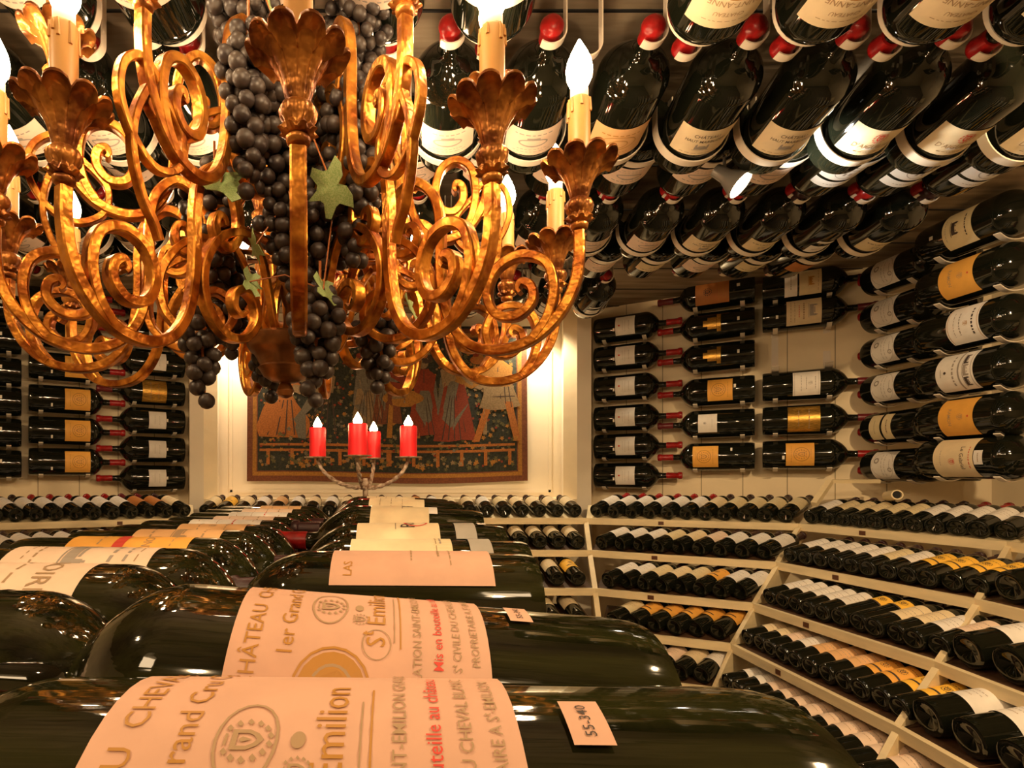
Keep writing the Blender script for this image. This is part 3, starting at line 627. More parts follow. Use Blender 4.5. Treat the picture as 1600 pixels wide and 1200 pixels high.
# ------------------------------------------------------------------ ceiling bottles in white cradles
def hoop_mb(c, r, wid, ztop, sides, t=.0032, a0=105):
    mb = MB(); er = Vector((1, 0, 0)); et = Vector((0, 1, 0)); pts = []
    a = math.radians(a0)
    if 'l' in sides: pts += [(-r*1.0, ztop-c.z), (-r, .02)]
    n = 22; s0 = -PI if 'l' in sides else -PI+math.radians(50); s1 = 0 if 'r' in sides else -math.radians(50)
    pts += [(r*math.cos(s0+(s1-s0)*i/n), r*math.sin(s0+(s1-s0)*i/n)) for i in range(n+1)]
    if 'r' in sides: pts += [(r, .02), (r, ztop-c.z)]
    mb.band(pts, er, et, c, wid, t); return mb
def on_axis(base, ax, d): return Vector(base)+Vector(ax).normalized()*d
CR = .075
def clab(p, items, w=.135, h=.078, v=.118): return dict(w=w, h=h, v=v, p=p, items=items)
marb = [('text', 'CH\u00c2TEAU', 0, .018, .0125, 'k'), ('text', 'HAUT MARBUZET', 0, .004, .0110, 'k'), ('house', 0, -.016, .030, 'y'), S(-.032, .09, .0012, 'o', 5)]
aig = [('crest', 0, .016, .022, 'r'), ('text', "D'AIGUILHE", 0, -.012, .0165, 'o'), S(-.028, .06, .0014, 'o', 2)]
ann = [('text', 'SAINT-ANNE', 0, -.004, .0150, 'o'), ('text', 'CHATEAU', 0, .016, .011, 'o'), ('ring', 0, -.026, .03, .014, .003, 'g'), S(.03, .08, .0012, 'o', 3)]
eng = [S(.024, .09, .003, 'y', 1), ('ring', 0, .0, .034, .012, .004, 'y'), ('bar', 0, .013, .03, .004, 'y'), S(-.020, .07, .0014, 'y', 3), S(-.028, .09, .0014, 'y', 4)]
orng = [('ring', 0, -.002, .040, .020, .002, 'g'), ('ring', 0, -.004, .022, .012, .002, 'g'), S(.022, .09, .003, 'g', 11), S(-.03, .06, .0014, 'g', 12)]
two = [('ring', 0, 0, .03, .020, .0016, 'y'), ('bar', 0, .0, .02, .012, 'y')]
kind('c_marb', CR, .345, cap_red, [clab('cream', marb)], .64, .81, 32, capround=True, caplen=.115, rn=.205)
kind('c_aig', CR, .345, cap_red, [clab('cream', aig), dict(w=.03, h=.007, v=.100, p='white')], .64, .81, 32, capround=True, caplen=.115, rn=.205)
kind('c_eng', CR, .345, cap_red, [clab('blush', eng)], .64, .81, 32, capround=True, caplen=.115, rn=.205)
kind('c_orange', CR, .345, cap_red, [clab('tan', orng, h=.085)], .64, .81, 32, capround=True, caplen=.115, rn=.205)
kind('c_ann', CR, .345, cap_red, [clab('cream', ann, h=.09, v=.150)], .64, .81, 32, capround=True, caplen=.115, rn=.205)
kind('c_two', CR, .345, cap_red, [clab('white', two, w=.12, h=.06, v=.105), clab('white', [S(0, .06, .002, 'y', 2)], w=.12, h=.028, v=.158)], .64, .81, 32, capround=True, caplen=.115, rn=.205)
kind('c_small', CR, .345, cap_red, [clab('white', [S(0, .03, .003, 'o', 3)], w=.06, h=.045, v=.10), clab('white', [], w=.05, h=.014, v=.15)], .64, .81, 28, capround=True, caplen=.115, rn=.205)
kind('c_cream', CR, .345, cap_dark, [clab('beige', [S(.015, .08, .003, 'k', 8), ('house', 0, -.008, .02, 'y')], w=.11, h=.065)], .64, .81, 28, capround=True, caplen=.115, rn=.205)
kind('c_tan', CR, .345, cap_dark, [clab('brown', [S(.01, .06, .003, 'g', 8)], w=.10, h=.07)], .64, .81, 28, capround=True, caplen=.115, rn=.205)
DX = .075
def crow(xs, z_base, h_base, z_tip, h_tip, dist_body, kinds, rowtext, grp, neck=True, up=(0, 0, -1), nside='r'):
    for i, (x, xr) in enumerate(xs):
        sgn = 1 if z_tip > z_base else -1
        k = kinds(i, x); 
        if k is None:
            K = KIND['c_marb']
        ax = Vector((DX*sgn if sgn > 0 else -DX, z_tip-z_base, h_tip-h_base)); ax = Vector((DX*(z_tip-z_base), z_tip-z_base, h_tip-h_base)).normalized()
        base = Vector((x, z_base, CAMH+h_base)); txt = f'{ORD[i]} from the left, {rowtext}'
        if k: bottle(k, base, ax, up, f'{CN[k]} bottle, {txt}', grp)
        cr = empty('bottle_cradle', (x, z_base, CEIL), f'{"white cradle" if k else "empty white cradle"}, {txt}', 'cradle', 'cradles of the '+grp)
        hr = .060 if 'nearest' in rowtext else CR+.0115; c = on_axis(base, ax, dist_body)+Vector((0, 0, .009)); q = hoop_mb(c, hr, .022, CEIL, 'lr' if k else ''); off = Vector((x, z_base, CEIL))
        if k:
            me = q.mesh('body_hoop', whitem); me.transform(Matrix.Translation(-off)); link('body_hoop', me, cr)
        if neck:
            c = on_axis(base, ax, .345*.945); q = hoop_mb(c, .0285, .018, CEIL, nside, .003); me = q.mesh('neck_hook', whitem); me.transform(Matrix.Translation(-off)); link('neck_hook', me, cr)
pit = .195
CN = {'c_marb': 'cream house label', 'c_aig': 'cream red crest label', 'c_eng': 'pale engraved label', 'c_orange': 'tan wreath label', 'c_ann': 'large cream label', 'c_two': 'double white label', 'c_small': 'tiny white label', 'c_cream': 'beige label', 'c_tan': 'brown label'}
# row A: necks away from the viewer, nearest row
def xsr(x0, lo, hi, n0=0):
    a = []; x = x0
    while x-pit >= lo: x -= pit
    while x <= hi: a.append((x, x)); x += pit
    return a
crow(xsr(.555, -.75, 1.25), .79, .850, 1.125, .845, .255, lambda i, x: None if abs(x-.36) < .05 else ('c_eng' if x < .3 else 'c_ann'), 'nearest ceiling row', 'front row of ceiling bottles')
crow(xsr(.530, -.95, 1.55), 1.425, .815, 1.085, .862, .062, lambda i, x: 'c_eng' if x < .42 else 'c_orange' if x < .6 else 'c_marb' if x < 1.0 else 'c_aig', 'second ceiling row', 'second row of ceiling bottles')
crow(xsr(.640, -1.15, 1.80), 1.430, .885, 1.77, .885, .055, lambda i, x: 'c_cream' if i == 3 else ('c_eng' if x < 1.1 else 'c_two'), 'third ceiling row, above the second', 'third row of ceiling bottles')
crow(xsr(1.085, -1.45, 1.70), 2.065, .850, 1.725, .862, .060, lambda i, x: 'c_eng' if x < .9 else ('c_marb' if x < 1.2 else ('c_small' if 1.4 < x < 1.6 else 'c_cream')), 'fourth ceiling row', 'fourth row of ceiling bottles')
crow(xsr(1.20, -1.60, 1.62), 2.09, .875, 2.43, .875, .055, lambda i, x: 'c_tan' if x > 1.45 else 'c_cream' if i % 2 else 'c_eng', 'fifth ceiling row', 'fifth row of ceiling bottles')
crow(xsr(.955, -1.05, 1.05), 2.78, .830, 2.44, .860, .06, lambda i, x: 'c_two' if i % 2 else 'c_small', 'last ceiling row before the recess', 'last row of ceiling bottles')

# ------------------------------------------------------------------ bottles on the walls
WR = .0725
ochi = [('ring', 0, .006, .034, .032, .003, 'g'), ('crest', 0, .006, .036, 'g'), S(-.034, .08, .002, 'g', 4), S(.042, .05, .0014, 'g', 6)]
kind('w_white', WR, .445, cap_red, [dict(w=.11, h=.100, v=.170, p='white', items=[S(.02, .05, .0022, 'y', 3), S(.0, .07, .0012, 'y', 4), S(-.012, .05, .0012, 'y', 5), ('bar', 0, -.03, .008, .010, 'r')])], .60, .75, 32, stick=(.25, .112, .016, .009))
kind('w_white2', WR, .445, cap_red, [dict(w=.10, h=.090, v=.150, p='white', items=[S(.015, .05, .002, 'y', 13), S(-.01, .05, .0014, 'y', 15)])], .60, .75, 32, stick=(0, .100, .016, .008))
kind('w_ochre', WR, .445, cap_red, [dict(w=.12, h=.115, v=.215, p='ochre', items=ochi)], .62, .76, 32, stick=(.5, .100, .018, .008))
kind('w_ochre_c', WR, .445, cap_red, [dict(w=.12, h=.110, v=.150, p='ochre', items=ochi)], .60, .75, 32, stick=(.2, .085, .018, .010))
kind('w_gold', WR, .445, cap_bur, [dict(w=.14, h=.125, v=.165, p='gold', items=[S(.02, .1, .004, 'o', 3), S(-.02, .08, .003, 'o', 6)])], .60, .75, 32)
kind('w_goldleaf', WR, .445, cap_red, [dict(w=.06, h=.040, v=.185, p='gold'), dict(w=.09, h=.018, v=.155, p='gold'), dict(w=.03, h=.02, v=.215, p='gold')], .60, .75, 32, stick=(.1, .07, .018, .010))
kind('w_small', WR, .445, cap_bur, [dict(w=.10, h=.085, v=.205, p='white', items=[('crest', 0, .012, .010, 'k'), S(-.02, .04, .0014, 'y', 5)])], .60, .75, 32)
kind('w_brown', WR, .445, cap_bur, [dict(w=.13, h=.150, v=.185, p='brown', items=[('crest', 0, .02, .03, 'k'), S(-.03, .08, .003, 'g', 3), S(-.05, .08, .003, 'g', 5)])], .62, .76, 32, stick=(.2, .07, .016, .014))
kind('w_castle', WR, .445, cap_bur, [dict(w=.135, h=.135, v=.165, p='cream', items=[('house', 0, .030, .055, 'y'), S(.0, .08, .006, 'o', 3), S(-.018, .06, .003, 'r', 5), S(-.035, .10, .002, 'o', 9), S(-.05, .10, .002, 'o', 11)])], .60, .75, 32, stick=(.2, .06, .016, .010))
kind('w_crown', WR, .445, cap_bur, [dict(w=.125, h=.105, v=.175, p='white', items=[('bar', 0, .046, .12, .001, 'y'), ('bar', 0, -.046, .12, .001, 'y'), ('crest', 0, .015, .014, 'y'), S(.0, .06, .003, 'y', 3), S(-.02, .08, .002, 'y', 5), S(.034, .06, .003, 'y', 9)])], .60, .75, 32)
kind('w_cross', WR, .445, cap_bur, [dict(w=.13, h=.085, v=.19, p='beige', items=[('house', 0, .0, .04, 'g'), S(.03, .1, .002, 'o', 5)]), dict(w=.13, h=.05, v=.115, p='white', items=[S(0, .06, .004, 'y', 4)])], .60, .75, 32)
kind('w_round', WR, .43, cap_red, [dict(w=.135, h=.115, v=.125, p='white', items=[('ring', 0, 0, .062, .054, .0012, 'y'), S(.035, .05, .0025, 'y', 3), S(.01, .10, .002, 'y', 4), S(-.005, .10, .002, 'y', 5), ('ring', -.02, -.030, .013, .013, .006, 'y'), ('ring', .02, .036, .010, .010, .004, 'y')])], .62, .76, 36)
kind('w_split', WR, .43, cap_red, [dict(w=.12, h=.055, v=.085, p='beige', items=[S(0, .06, .002, 'k', 3)]), dict(w=.12, h=.045, v=.145, p='beige', items=[S(.0, .06, .004, 'k', 9)])], .62, .76, 36)
NR = .077
kind('n_green', NR, .43, cap_red, [dict(w=.15, h=.105, v=.17, p='beige', items=[('house', 0, -.012, .045, 'k'), S(.03, .08, .004, 'k', 2), S(-.04, .08, .002, 'y', 4)])], .66, .80, 40, stick=(0, .075, .014, .014))
kind('n_ochre', NR, .43, cap_red, [dict(w=.155, h=.125, v=.165, p='ochre', items=[('crest', 0, .018, .017, 'o'), ('text', 'RAMON', 0, -.022, .017, 'o'), ('bar', 0, .045, .006, .005, 'r')])], .66, .80, 40)
kind('n_frame', NR, .43, cap_bur, [dict(w=.155, h=.115, v=.19, p='white', items=[('bar', 0, .052, .145, .0014, 'g'), ('bar', 0, -.052, .145, .0014, 'g'), ('crest', 0, .012, .014, 'g'), S(.034, .10, .006, 'k', 7), S(-.01, .08, .004, 'y', 9), S(-.03, .09, .002, 'y', 8)])], .66, .80, 40)
kind('n_castle', NR, .43, cap_red, [dict(w=.16, h=.135, v=.16, p='white', items=[('bar', 0, .060, .15, .002, 'y'), ('house', -.04, .038, .035, 'k'), ('house', .0, .038, .04, 'y'), ('house', .042, .038, .035, 'k'), ('bar', 0, .016, .15, .006, 'y'), S(-.005, .12, .006, 'y', 7), ('disc', 0, -.032, .005, .005, 'k'), S(-.048, .03, .003, 'y', 3)])], .66, .80, 40)
kind('n_script', NR, .43, cap_red, [dict(w=.165, h=.145, v=.155, p='cream', items=[('text', 'Le Gabriel', 0, .032, .020, 'k'), ('crest', .012, -.002, .018, 'r'), S(.058, .08, .003, 'r', 4), S(-.045, .06, .002, 'y', 6)]), dict(w=.05, h=.03, v=.245, p='white', items=[S(0, .03, .003, 'o', 4)])], .66, .80, 40)
kind('cap_back', .048, .40, cap_red, [], .62, .78, 24, rn=.30)
D1 = Vector((.78, -.51)).normalized(); A1 = Vector((1.18, 3.28)); N1 = Vector((-.51, -.78)).normalized()
def on1(px):            # point of the diagonal axis line seen in column px
    q = (px-610)/F; t = (q*A1.y-A1.x)/(D1.x-q*D1.y); return A1+D1*t
def bracket(loc, out, s, label, grp, pts, r, hook=False):
    o = empty('wall_bracket', loc, label, 'bracket', grp)
    for p, curve in pts:
        mb = MB(); q = Vector(p)-Vector(loc); back = Vector((-out.x, -out.y, 0)); side = Vector((-out.y, out.x, 0))
        pr = [(-r*1.35, -r*.85), (-r*.4, -r*1.06), (r*.15, -r*1.06), (r*.62, -r*.88)]   # shelf tongue under the bottle, along the outward axis
        prm = cat(pr, 4); mb.band([(a, b) for a, b in prm], Vector((out.x, out.y, 0)), side, q, .020, .004)
        mb.build('bracket_arm', whitem, o)
        if hook:
            mb = MB(); mb.band(cat([(-r*1.3, .13), (-r*1.3, .0), (-r*1.15, -r*.7), (-r*.5, -r*1.12), (r*.2, -r*1.1), (r*.6, -r*.85)], 5), Vector((out.x, out.y, 0)), side, q, .030, .005); mb.build('hanging_strap', whitem, o)
def wallbottle(k, s, base2, dir2, h, nrm, label, grp, r=WR, tags=(.12, .74), brk=True, lift=0):
    base = Vector((base2.x*s, base2.y, CAMH+h)); ax = Vector((dir2.x*s, dir2.y, 0)); n = Vector((nrm.x*s, nrm.y, 0))
    if k: bottle(k, base, ax, n, label, grp)
    L = .445
    if brk:
        p1 = base+ax.normalized()*L*tags[0]; p2 = base+ax.normalized()*L*tags[1]*.8
        bracket(base-n.normalized()*.1, n.normalized(), s, ('white bracket, ' if k else 'empty white bracket, ')+label.split(', ', 1)[-1]+('' if ',' in label else ' bracket'), 'brackets of '+grp, [(p1, 0), (p2, 0)], r, k is None)
def rows(s, px, ys, kinds, base_px, tip_px, txt, grp, lines, mirror_px=None):
    for i, (y, k) in enumerate(zip(ys, kinds)):
        b = on1(base_px); t = on1(tip_px); m = (b+t)/2; h = (742-y)/F*m.y
        d = (t-b).normalized()
        wallbottle(k, s, b, d, h, N1 if True else None, lines[i], grp)
def LN(base, ks, col): 
    nm = {'w_white': 'white label', 'w_white2': 'plain white label', 'w_ochre': 'orange crested label', 'w_ochre_c': 'orange crested label', 'w_gold': 'gold foil label', 'w_goldleaf': 'gold emblem', 'w_small': 'small white label', 'w_brown': 'brown label', 'w_castle': 'cream castle label', 'w_crown': 'framed white label', 'w_cross': 'double label', None: 'no bottle'}
    return [f'{nm[k]} bottle, {ORD[i]} from the top of the {col}' for i, k in enumerate(ks)]
ks = ['w_white']*6; rows(1, 0, [510, 556, 604, 652, 697, 743], ks, 931, 1066, '', 'bottles of the right wall, first column', LN('', ks, 'first column right of the recess'))
ks = ['w_brown', 'w_goldleaf', 'w_goldleaf', 'w_ochre_c', 'w_small', 'w_ochre']; rows(1, 0, [463, 511, 560, 613, 663, 714], ks, 1180, 1030, '', 'bottles of the right wall, second column', LN('', ks, 'second column right of the recess'))
ks = ['w_cross', 'w_castle', None, 'w_crown', 'w_gold', 'w_ochre_c']; rows(1, 0, [443, 488, 548, 600, 655, 710], ks, 1191, 1374, '', 'bottles of the right wall, third column', LN('', ks, 'third column right of the recess'))
# left wall is the mirror of the right one: columns seen at px' = 1220 - px
ks = ['w_white2', 'w_white2', 'w_white2', 'w_white2', 'w_gold', 'w_white2', 'w_white2', 'w_white2']; rows(-1, 0, [432, 476, 520, 566, 612, 657, 702, 747], ks, 934, 1066, '', 'bottles of the left wall, first column', LN('', ks, 'first column left of the recess'))
ks = ['w_ochre']*6; rows(-1, 0, [478, 526, 576, 626, 674, 722], ks, 1176, 1036, '', 'bottles of the left wall, second column', LN('', ks, 'second column left of the recess'))
ks = ['w_ochre_c']*6; rows(-1, 0, [474, 524, 576, 624, 674, 725], ks, 1186, 1370, '', 'bottles of the left wall, third column', LN('', ks, 'third column left of the recess'))
NS = Vector((-1, -.25)).normalized()
fy = [425, 487, 545, 605, 667, 727]; fk = ['w_round', 'w_round', 'w_round', 'w_round', 'w_split', 'w_round']
for i, (y, k) in enumerate(zip(fy, fk)):
    z = 2.48; h = (742-y)/F*z
    wallbottle(k, 1, Vector((2.21, 2.60)), Vector((0, -1)), h, NS, f'{"round white label" if k == "w_round" else "split beige label"} bottle, {ORD[i]} from the top of the fourth column', 'bottles of the right wall, fourth column', tags=(.12, .6))
ny = [362, 437, 512, 583, 653, 716]; nk = ['n_green', 'n_ochre', 'n_frame', 'n_castle', 'n_ochre', 'n_script']
nl = ['beige label with a house, top bottle of the column at the right edge', 'upper orange label bottle in the column at the right edge', 'framed white label bottle between orange and castle ones, right edge', 'white castle label bottle in the column at the right edge', 'lower orange label bottle in the column at the right edge', 'cream script label bottle, lowest in the column at the right edge']
for i, (y, k) in enumerate(zip(ny, nk)):
    z = 2.08; h = (742-y)/F*z
    wallbottle(k, 1, Vector((2.11, 2.215)), Vector((0, -1)), h, NS, nl[i], 'bottles of the right wall, fifth column', r=NR, tags=(.12, .75))
for i, y in enumerate((440, 495, 556, 616, 675, 735)):
    z = 2.62; h = (742-y)/F*z-.0
    bottle('cap_back', Vector((2.375, 2.290, CAMH+h)), (-.205, .343, 0), NS.to_3d(), f'red capped neck, {ORD[i]} from the top, behind the round label bottles', 'necks behind the right wall bottles')

# ------------------------------------------------------------------ racks
PC = {0: [(.99, 2.88), (.95, 2.71), (.90, 2.50), (.87, 2.36), (.84, 2.22)],
      1: [(1.83, 2.55), (1.59, 2.34), (1.41, 2.21), (1.29, 2.15), (1.18, 2.08)],
      2: [(2.02, 1.86), (1.69, 1.64), (1.46, 1.52), (1.29, 1.45), (1.14, 1.38)]}
PC[3] = [(x-.10, y-.95) for x, y in PC[2]]
HK = [.220+.14*k for k in range(5)]
def C(i, k, s=1): x, y = PC[i][k]; return Vector((x*s, y))
def seg_ends(g, k):
    if g == 'back': return Vector((-PC[0][k][0], PC[0][k][1])), C(0, k)
    s = 1 if g[0] == 'r' else -1; i = int(g[1]); return C(i, k, s), C(i+1, k, s)
def outn(a, b):
    d = (b-a).normalized(); n = Vector((-d.y, d.x))
    return n if n.dot((a+b)/2-Vector((0, 1.3))) > 0 else -n
def rack(g, label, levels=5):
    a0, b0 = seg_ends(g, 0); o = empty('display_rack', ((a0.x+b0.x)/2, (a0.y+b0.y)/2, 0), label, 'rack'); off = Matrix.Translation(-o.location)
    def pb(mb, nm, m):
        me = mb.mesh(nm, m, False); me.transform(off); link(nm, me, o)
    for k in range(levels):
        a, b = seg_ends(g, k); n = outn(a, b); d = (b-a).normalized(); z = CAMH-HK[k]; til = math.tan(math.radians(13 if k == 0 else 11))
        D = .27; q = [a+n*.012, b+n*.012, b+n*D, a+n*D]
        zz = [z-.008, z-.008, z-.008+til*D, z-.008+til*D]
        mb = MB(); mb.hexa([(p.x, p.y, h-.012) for p, h in zip(q, zz)]+[(p.x, p.y, h) for p, h in zip(q, zz)]); pb(mb, 'shelf_board', tabm if k else cream)  # boards below the top coloured dark to stand in for shade between rows
        q = [a-n*.006, b-n*.006, b+n*.012, a+n*.012]
        mb = MB(); mb.hexa([(p.x, p.y, z-.029) for p in q]+[(p.x, p.y, z+.002) for p in q]); pb(mb, 'front_board', cream)
        m = a.lerp(b, .38 if g != 'back' else .62)-n*.007; q = [m-d*.012+n*.002, m+d*.012+n*.002, m+d*.012-n*.0005, m-d*.012-n*.0005]
        mb = MB(); mb.hexa([(p.x, p.y, z-.022) for p in q]+[(p.x, p.y, z-.005) for p in q]); pb(mb, 'number_plate', plate_m)
        if k < levels-1 and g != 'back':
            a2, _ = seg_ends(g, k+1); ou = (a-a2).normalized(); i = int(g[1]); t = d*.011
            up_, lo = a, a2; dep = .055 if i == 0 else .19
            q = [(lo, CAMH-HK[k+1]+.0), (lo+ou*dep, CAMH-HK[k+1]+.0), (up_+ou*dep, CAMH-HK[k]-.01), (up_, CAMH-HK[k]-.01)]
            v = [(p.x-t.x, p.y-t.y, h) for p, h in q]+[(p.x+t.x, p.y+t.y, h) for p, h in q]
            mb = MB(); mb.hexa(v); pb(mb, 'divider', cream)
rack('back', 'cream stepped wooden rack below the tapestry'); rack('r0', 'cream stepped wooden rack on the right, next to the tapestry rack')
rack('r1', 'cream stepped wooden rack at the right edge, steep diagonal boards'); rack('r2', 'cream stepped wooden rack nearest the viewer on the right')
rack('l0', 'cream stepped wooden rack on the left below the wall bottles'); rack('l1', 'cream stepped wooden rack at the far left, mostly hidden')
# kinds for the racks
RR = .0365
def rk(nm, p, items, r=RR, cp=cap_dark, h=.100, v=.120, L=.295, g=glass, w=None): kind(nm, r, L, cp, [dict(w=w or r*2.8, h=h, v=v, p=p, items=items)] if p else [], .63, .78, 20, rn=.36, caplen=.2, g=g)
sm = [S(.022, .04, .003, 'y', 3), S(.0, .05, .0018, 'y', 4), S(-.012, .05, .0014, 'y', 5), S(-.026, .03, .0018, 'o', 6)]
big = [('crest', 0, .004, .018, 'k'), ('bar', 0, -.024, .05, .006, 'k'), S(.030, .05, .002, 'k', 3)]
for r_, sx in ((RR, ''), (.0335, '_s')):
    rk('k_white'+sx, 'white', sm, r_); rk('k_cream'+sx, 'cream', sm, r_); rk('k_beige'+sx, 'beige', sm, r_); rk('k_yellow'+sx, 'yellow', big, r_, h=.10); rk('k_ochre'+sx, 'ochre', big, r_, h=.09)
    rk('k_pink'+sx, 'blush', sm, r_); rk('k_redcap'+sx, 'white', sm, r_, cap_red); rk('k_tan'+sx, 'tan', sm, r_)
rk('k_bigw', 'white', sm, .048, h=.10, v=.125, L=.33); rk('k_darkred', 'brown', [], RR, cap_bur); rk('k_thin', 'yellow', big, .0335, h=.05, v=.15)
NMK = {'k_white': 'white label', 'k_cream': 'cream label', 'k_beige': 'beige label', 'k_yellow': 'yellow label', 'k_ochre': 'orange label', 'k_pink': 'pinkish label', 'k_redcap': 'red capped white label', 'k_tan': 'tan label', 'k_bigw': 'larger white label', 'k_darkred': 'brown label', 'k_thin': 'narrow yellow label'}
LEV = ['top shelf', 'second shelf', 'third shelf', 'fourth shelf', 'lowest shelf']
def fill(g, k, ks, t0, t1, skew, gname, tilt=None, jit=.02, start=0):
    a, b = seg_ends(g, k); n = outn(a, b); d = (b-a).normalized(); L = (b-a).length; N = len(ks); rj = random.Random(hash((g, k)) % 1000 if False else sum(map(ord, g))*7+k)
    tl = math.radians(tilt if tilt is not None else ((14 if g[0] != 'b' else 11) if k == 0 else (11 if g[0] != 'b' else 10)))
    for i, kk in enumerate(ks):
        if kk is None: continue
        r = KIND[kk][5]; t = t0+(t1-t0)*(i/(max(1, N-1))); p = a+d*L*t+n*(.030+rj.uniform(-.006, .010))
        an = math.radians(skew)*(-1 if g[0] == 'l' else 1)+rj.uniform(-jit, jit); ax2 = Vector((n.x*math.cos(an)+n.y*math.sin(an), -n.x*math.sin(an)+n.y*math.cos(an)))
        ax = Vector((ax2.x*math.cos(tl), ax2.y*math.cos(tl), math.sin(tl)))
        base = Vector((p.x, p.y, CAMH-HK[k]+r*math.cos(tl)-.006+.006))
        up = Vector((-ax2.x*.25, -ax2.y*.25, 1)) if g != 'r1' else Vector((-ax2.x*.1, -.35, 1))
        bottle(kk, base, ax, up, f'{NMK[kk.replace("_s", "")]} bottle, {ORD[i+start]} from {"left" if g[0] != "l" else "tapestry"}, {LEV[k]}, {gname}', f'{LEV[k]} of the {gname}')
rq = random.Random(5)
def pick(n, ch): return [rq.choice(ch) for _ in range(n)]
BK = 'tapestry rack'
fill('back', 0, ['k_beige', 'k_yellow', 'k_cream', 'k_white', 'k_tan', 'k_white', 'k_cream', 'k_white', 'k_cream', 'k_white', 'k_beige', 'k_white', 'k_darkred', 'k_white', 'k_cream', 'k_cream', 'k_white', 'k_beige', 'k_cream', 'k_cream', 'k_cream', 'k_cream'], .022, .978, 0, BK)
fill('back', 1, ['k_cream']*14, .36, .975, 0, BK)
fill('back', 2, ['k_white', 'k_cream', 'k_beige', 'k_white', 'k_cream', 'k_yellow', 'k_white', 'k_cream', 'k_yellow'], .555, .965, 0, BK)
fill('back', 3, ['k_cream', 'k_white', 'k_beige', 'k_cream', 'k_cream', 'k_beige', 'k_cream'], .58, .955, 0, BK)
G0 = 'rack right of the tapestry'
fill('r0', 0, ['k_redcap', 'k_redcap', 'k_redcap', 'k_redcap', 'k_redcap', 'k_redcap', 'k_cream', 'k_beige', 'k_beige', 'k_beige', 'k_beige'], .05, .95, 33, G0)
fill('r0', 1, ['k_white', 'k_white', 'k_white', 'k_beige', 'k_cream', 'k_pink', 'k_white', 'k_white', 'k_white'], .06, .94, 33, G0)
fill('r0', 2, ['k_white', 'k_white', 'k_beige', 'k_cream', 'k_beige', 'k_ochre', 'k_white', 'k_white'], .08, .92, 33, G0)
fill('r0', 3, ['k_beige', 'k_ochre', 'k_ochre', 'k_ochre', 'k_ochre', 'k_ochre'], .10, .90, 33, G0)
fill('r0', 4, ['k_white', 'k_pink', 'k_cream', 'k_white'], .30, .90, 33, G0)
G1 = 'rack at the right edge'
fill('r1', 0, ['k_white_s', 'k_beige_s', 'k_beige_s', 'k_beige_s', 'k_beige_s', 'k_beige_s', 'k_white_s', 'k_redcap_s', 'k_redcap_s', 'k_white_s', 'k_redcap_s'], .04, .96, 0, G1)
fill('r1', 1, ['k_white_s', 'k_white_s', 'k_white_s', 'k_white_s', 'k_white_s', 'k_beige_s', 'k_white_s', 'k_yellow_s', 'k_yellow_s', 'k_yellow_s', 'k_yellow_s'], .05, .96, 0, G1)
fill('r1', 2, ['k_white_s', 'k_white_s', 'k_white_s', 'k_white_s', 'k_white_s', 'k_thin', 'k_thin', 'k_cream_s', 'k_cream_s', 'k_white_s', 'k_pink_s'], .05, .96, 0, G1)
fill('r1', 3, ['k_cream_s', 'k_cream_s', 'k_pink_s', 'k_white_s', 'k_tan_s', 'k_tan_s', 'k_tan_s', 'k_ochre_s', 'k_ochre_s', 'k_yellow_s', 'k_yellow_s'], .05, .96, 0, G1)
fill('r1', 4, ['k_white_s', 'k_white_s', 'k_pink_s', 'k_pink_s', 'k_pink_s', 'k_pink_s', 'k_pink_s', 'k_pink_s', 'k_pink_s', 'k_pink_s', 'k_pink_s'], .05, .96, 0, G1)
G2 = 'nearest rack on the right'
for k_ in range(5): fill('r2', k_, (['k_bigw']*5 if k_ in (1, 2, 3) else ['k_pink']*4), .06, .52, 0, G2)
G3 = 'rack left of the tapestry'
fill('l0', 0, ['k_cream', 'k_darkred', 'k_darkred', 'k_redcap', 'k_redcap', 'k_redcap', 'k_redcap', 'k_redcap', 'k_white', 'k_white', 'k_white'], .05, .95, 33, G3)
fill('l0', 1, ['k_white']*9, .06, .94, 33, G3)

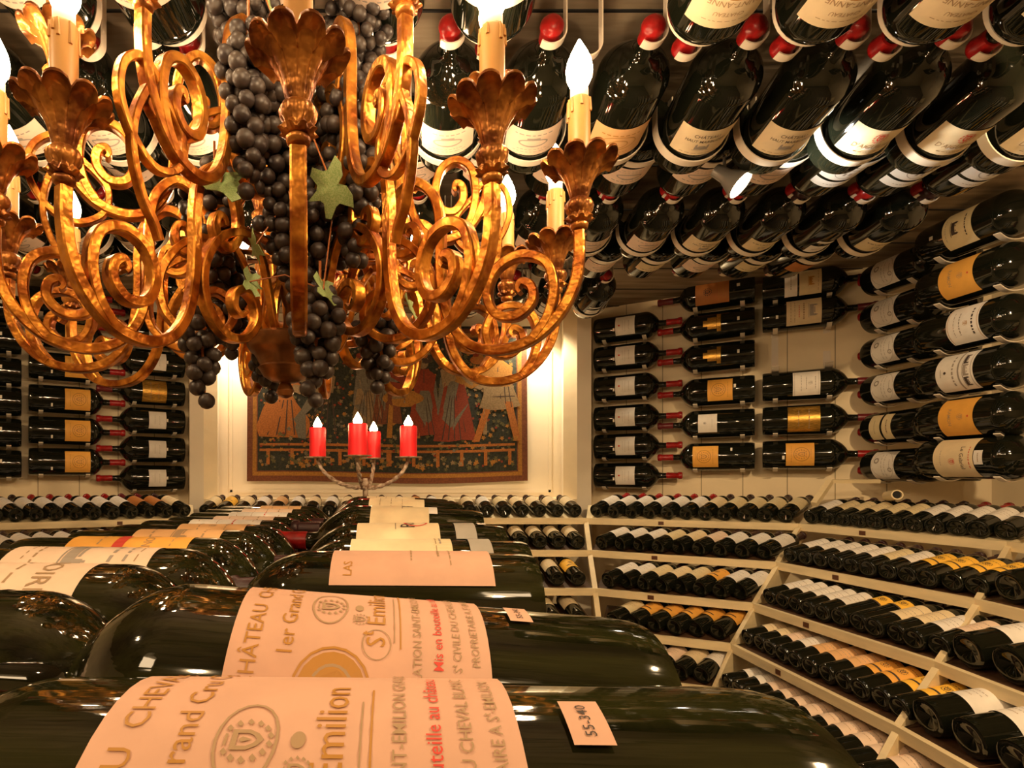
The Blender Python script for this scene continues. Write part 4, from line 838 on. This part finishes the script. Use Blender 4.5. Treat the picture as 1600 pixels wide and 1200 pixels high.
# ------------------------------------------------------------------ small things
# clamp spotlight between the ceiling bottles
sp = empty('spotlight', (1.20, 1.90, CEIL), 'small grey ceiling spotlight shining among the ceiling bottles', 'lamp')
q0 = at(1132, 274, 1.46); q1 = at(1166, 294, 1.43)
sp.location = (q0.x, q0.y, CEIL)
rel = lambda p: Vector(p)-sp.location
mb = MB(); mb.sweep([rel((q0.x, q0.y, CEIL)), rel(q0+Vector((0, 0, .02)))], .004, 8); mb.build('stem', grey_met, sp)
axs = (q1-q0).normalized(); M = Matrix.Translation(rel(q0-axs*.03)) @ axs.to_track_quat('Z', 'Y').to_matrix().to_4x4()
mb = MB(); mb.lathe([(0, .012), (.002, .016), (.035, .018), (.045, .022), (.08, .036), (.082, .034), (.05, .018)], 24, M=M); mb.build('lamp_housing', grey_met, sp)
mb = MB(); mb.lathe([(.060, .004), (.066, .020), (.072, .026), (.076, .012), (.078, .002)], 18, M=M); mb.build('light_bulb', mat('spot_bulb', (1, 1, 1), .3, emit=(1, .9, .75), es=60), sp)
# white timber stay and vent pipe above the right rack
o = empty('timber_stay', (1.9, 2.6, CAMH-.1), 'small cream timber stay above the corner of the right racks', 'stay')
a = at(1272, 788, 2.50); b = at(1297, 752, 2.55); c = at(1375, 752, 2.50); d = at(1300, 786, 2.52)
mb = MB(); 
for (p, q, t_) in ((a, b, .016), (b, c, .010)): mb.sweep([p-o.location, q-o.location], t_, 4)
mb.build('stay_board', cream, o, smooth=False)
p = at(1402, 773, 2.30); pp = empty('vent_pipe', p, 'open white pipe end above the right rack', 'pipe')
mb = MB(); M = Vector((-.45, -1, .1)).to_track_quat('Z', 'Y').to_matrix().to_4x4()
mb.lathe([(-.10, .020), (0, .020), (.0, .0155), (-.06, .0155)], 24, M=M); mb.build('pipe_wall', cream, pp)
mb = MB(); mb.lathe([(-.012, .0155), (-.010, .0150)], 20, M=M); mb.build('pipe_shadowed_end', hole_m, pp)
# round rims for the added fill lamps behind the viewer
for i, (x, y) in enumerate(((.6, -.45), (-.8, -.4))):
    o = empty('added_fill_lamp', (x, y, CEIL), ['flat added fill lamp behind the viewer on the right', 'flat added fill lamp behind the viewer on the left'][i], 'lamp')
    mb = MB(); mb.lathe([(-.02, .19), (0, .2)], 32); mb.build('lamp_rim', collar, o)

for i, (x, y, t) in enumerate(((1.15, .35, 'round downlight in the ceiling above the right racks'), (-1.15, .3, 'round downlight in the ceiling above the left racks'), (.55, -.75, 'round downlight behind the viewer, right side'), (-.45, -.7, 'round downlight behind the viewer, left side'))):
    o = empty('downlight_fitting', (x, y, CEIL), t, 'lamp')
    mb = MB(); mb.lathe([(-.012, .045), (-.012, .055), (0, .058), (0, .045)], 28); mb.build('trim_ring', collar, o)
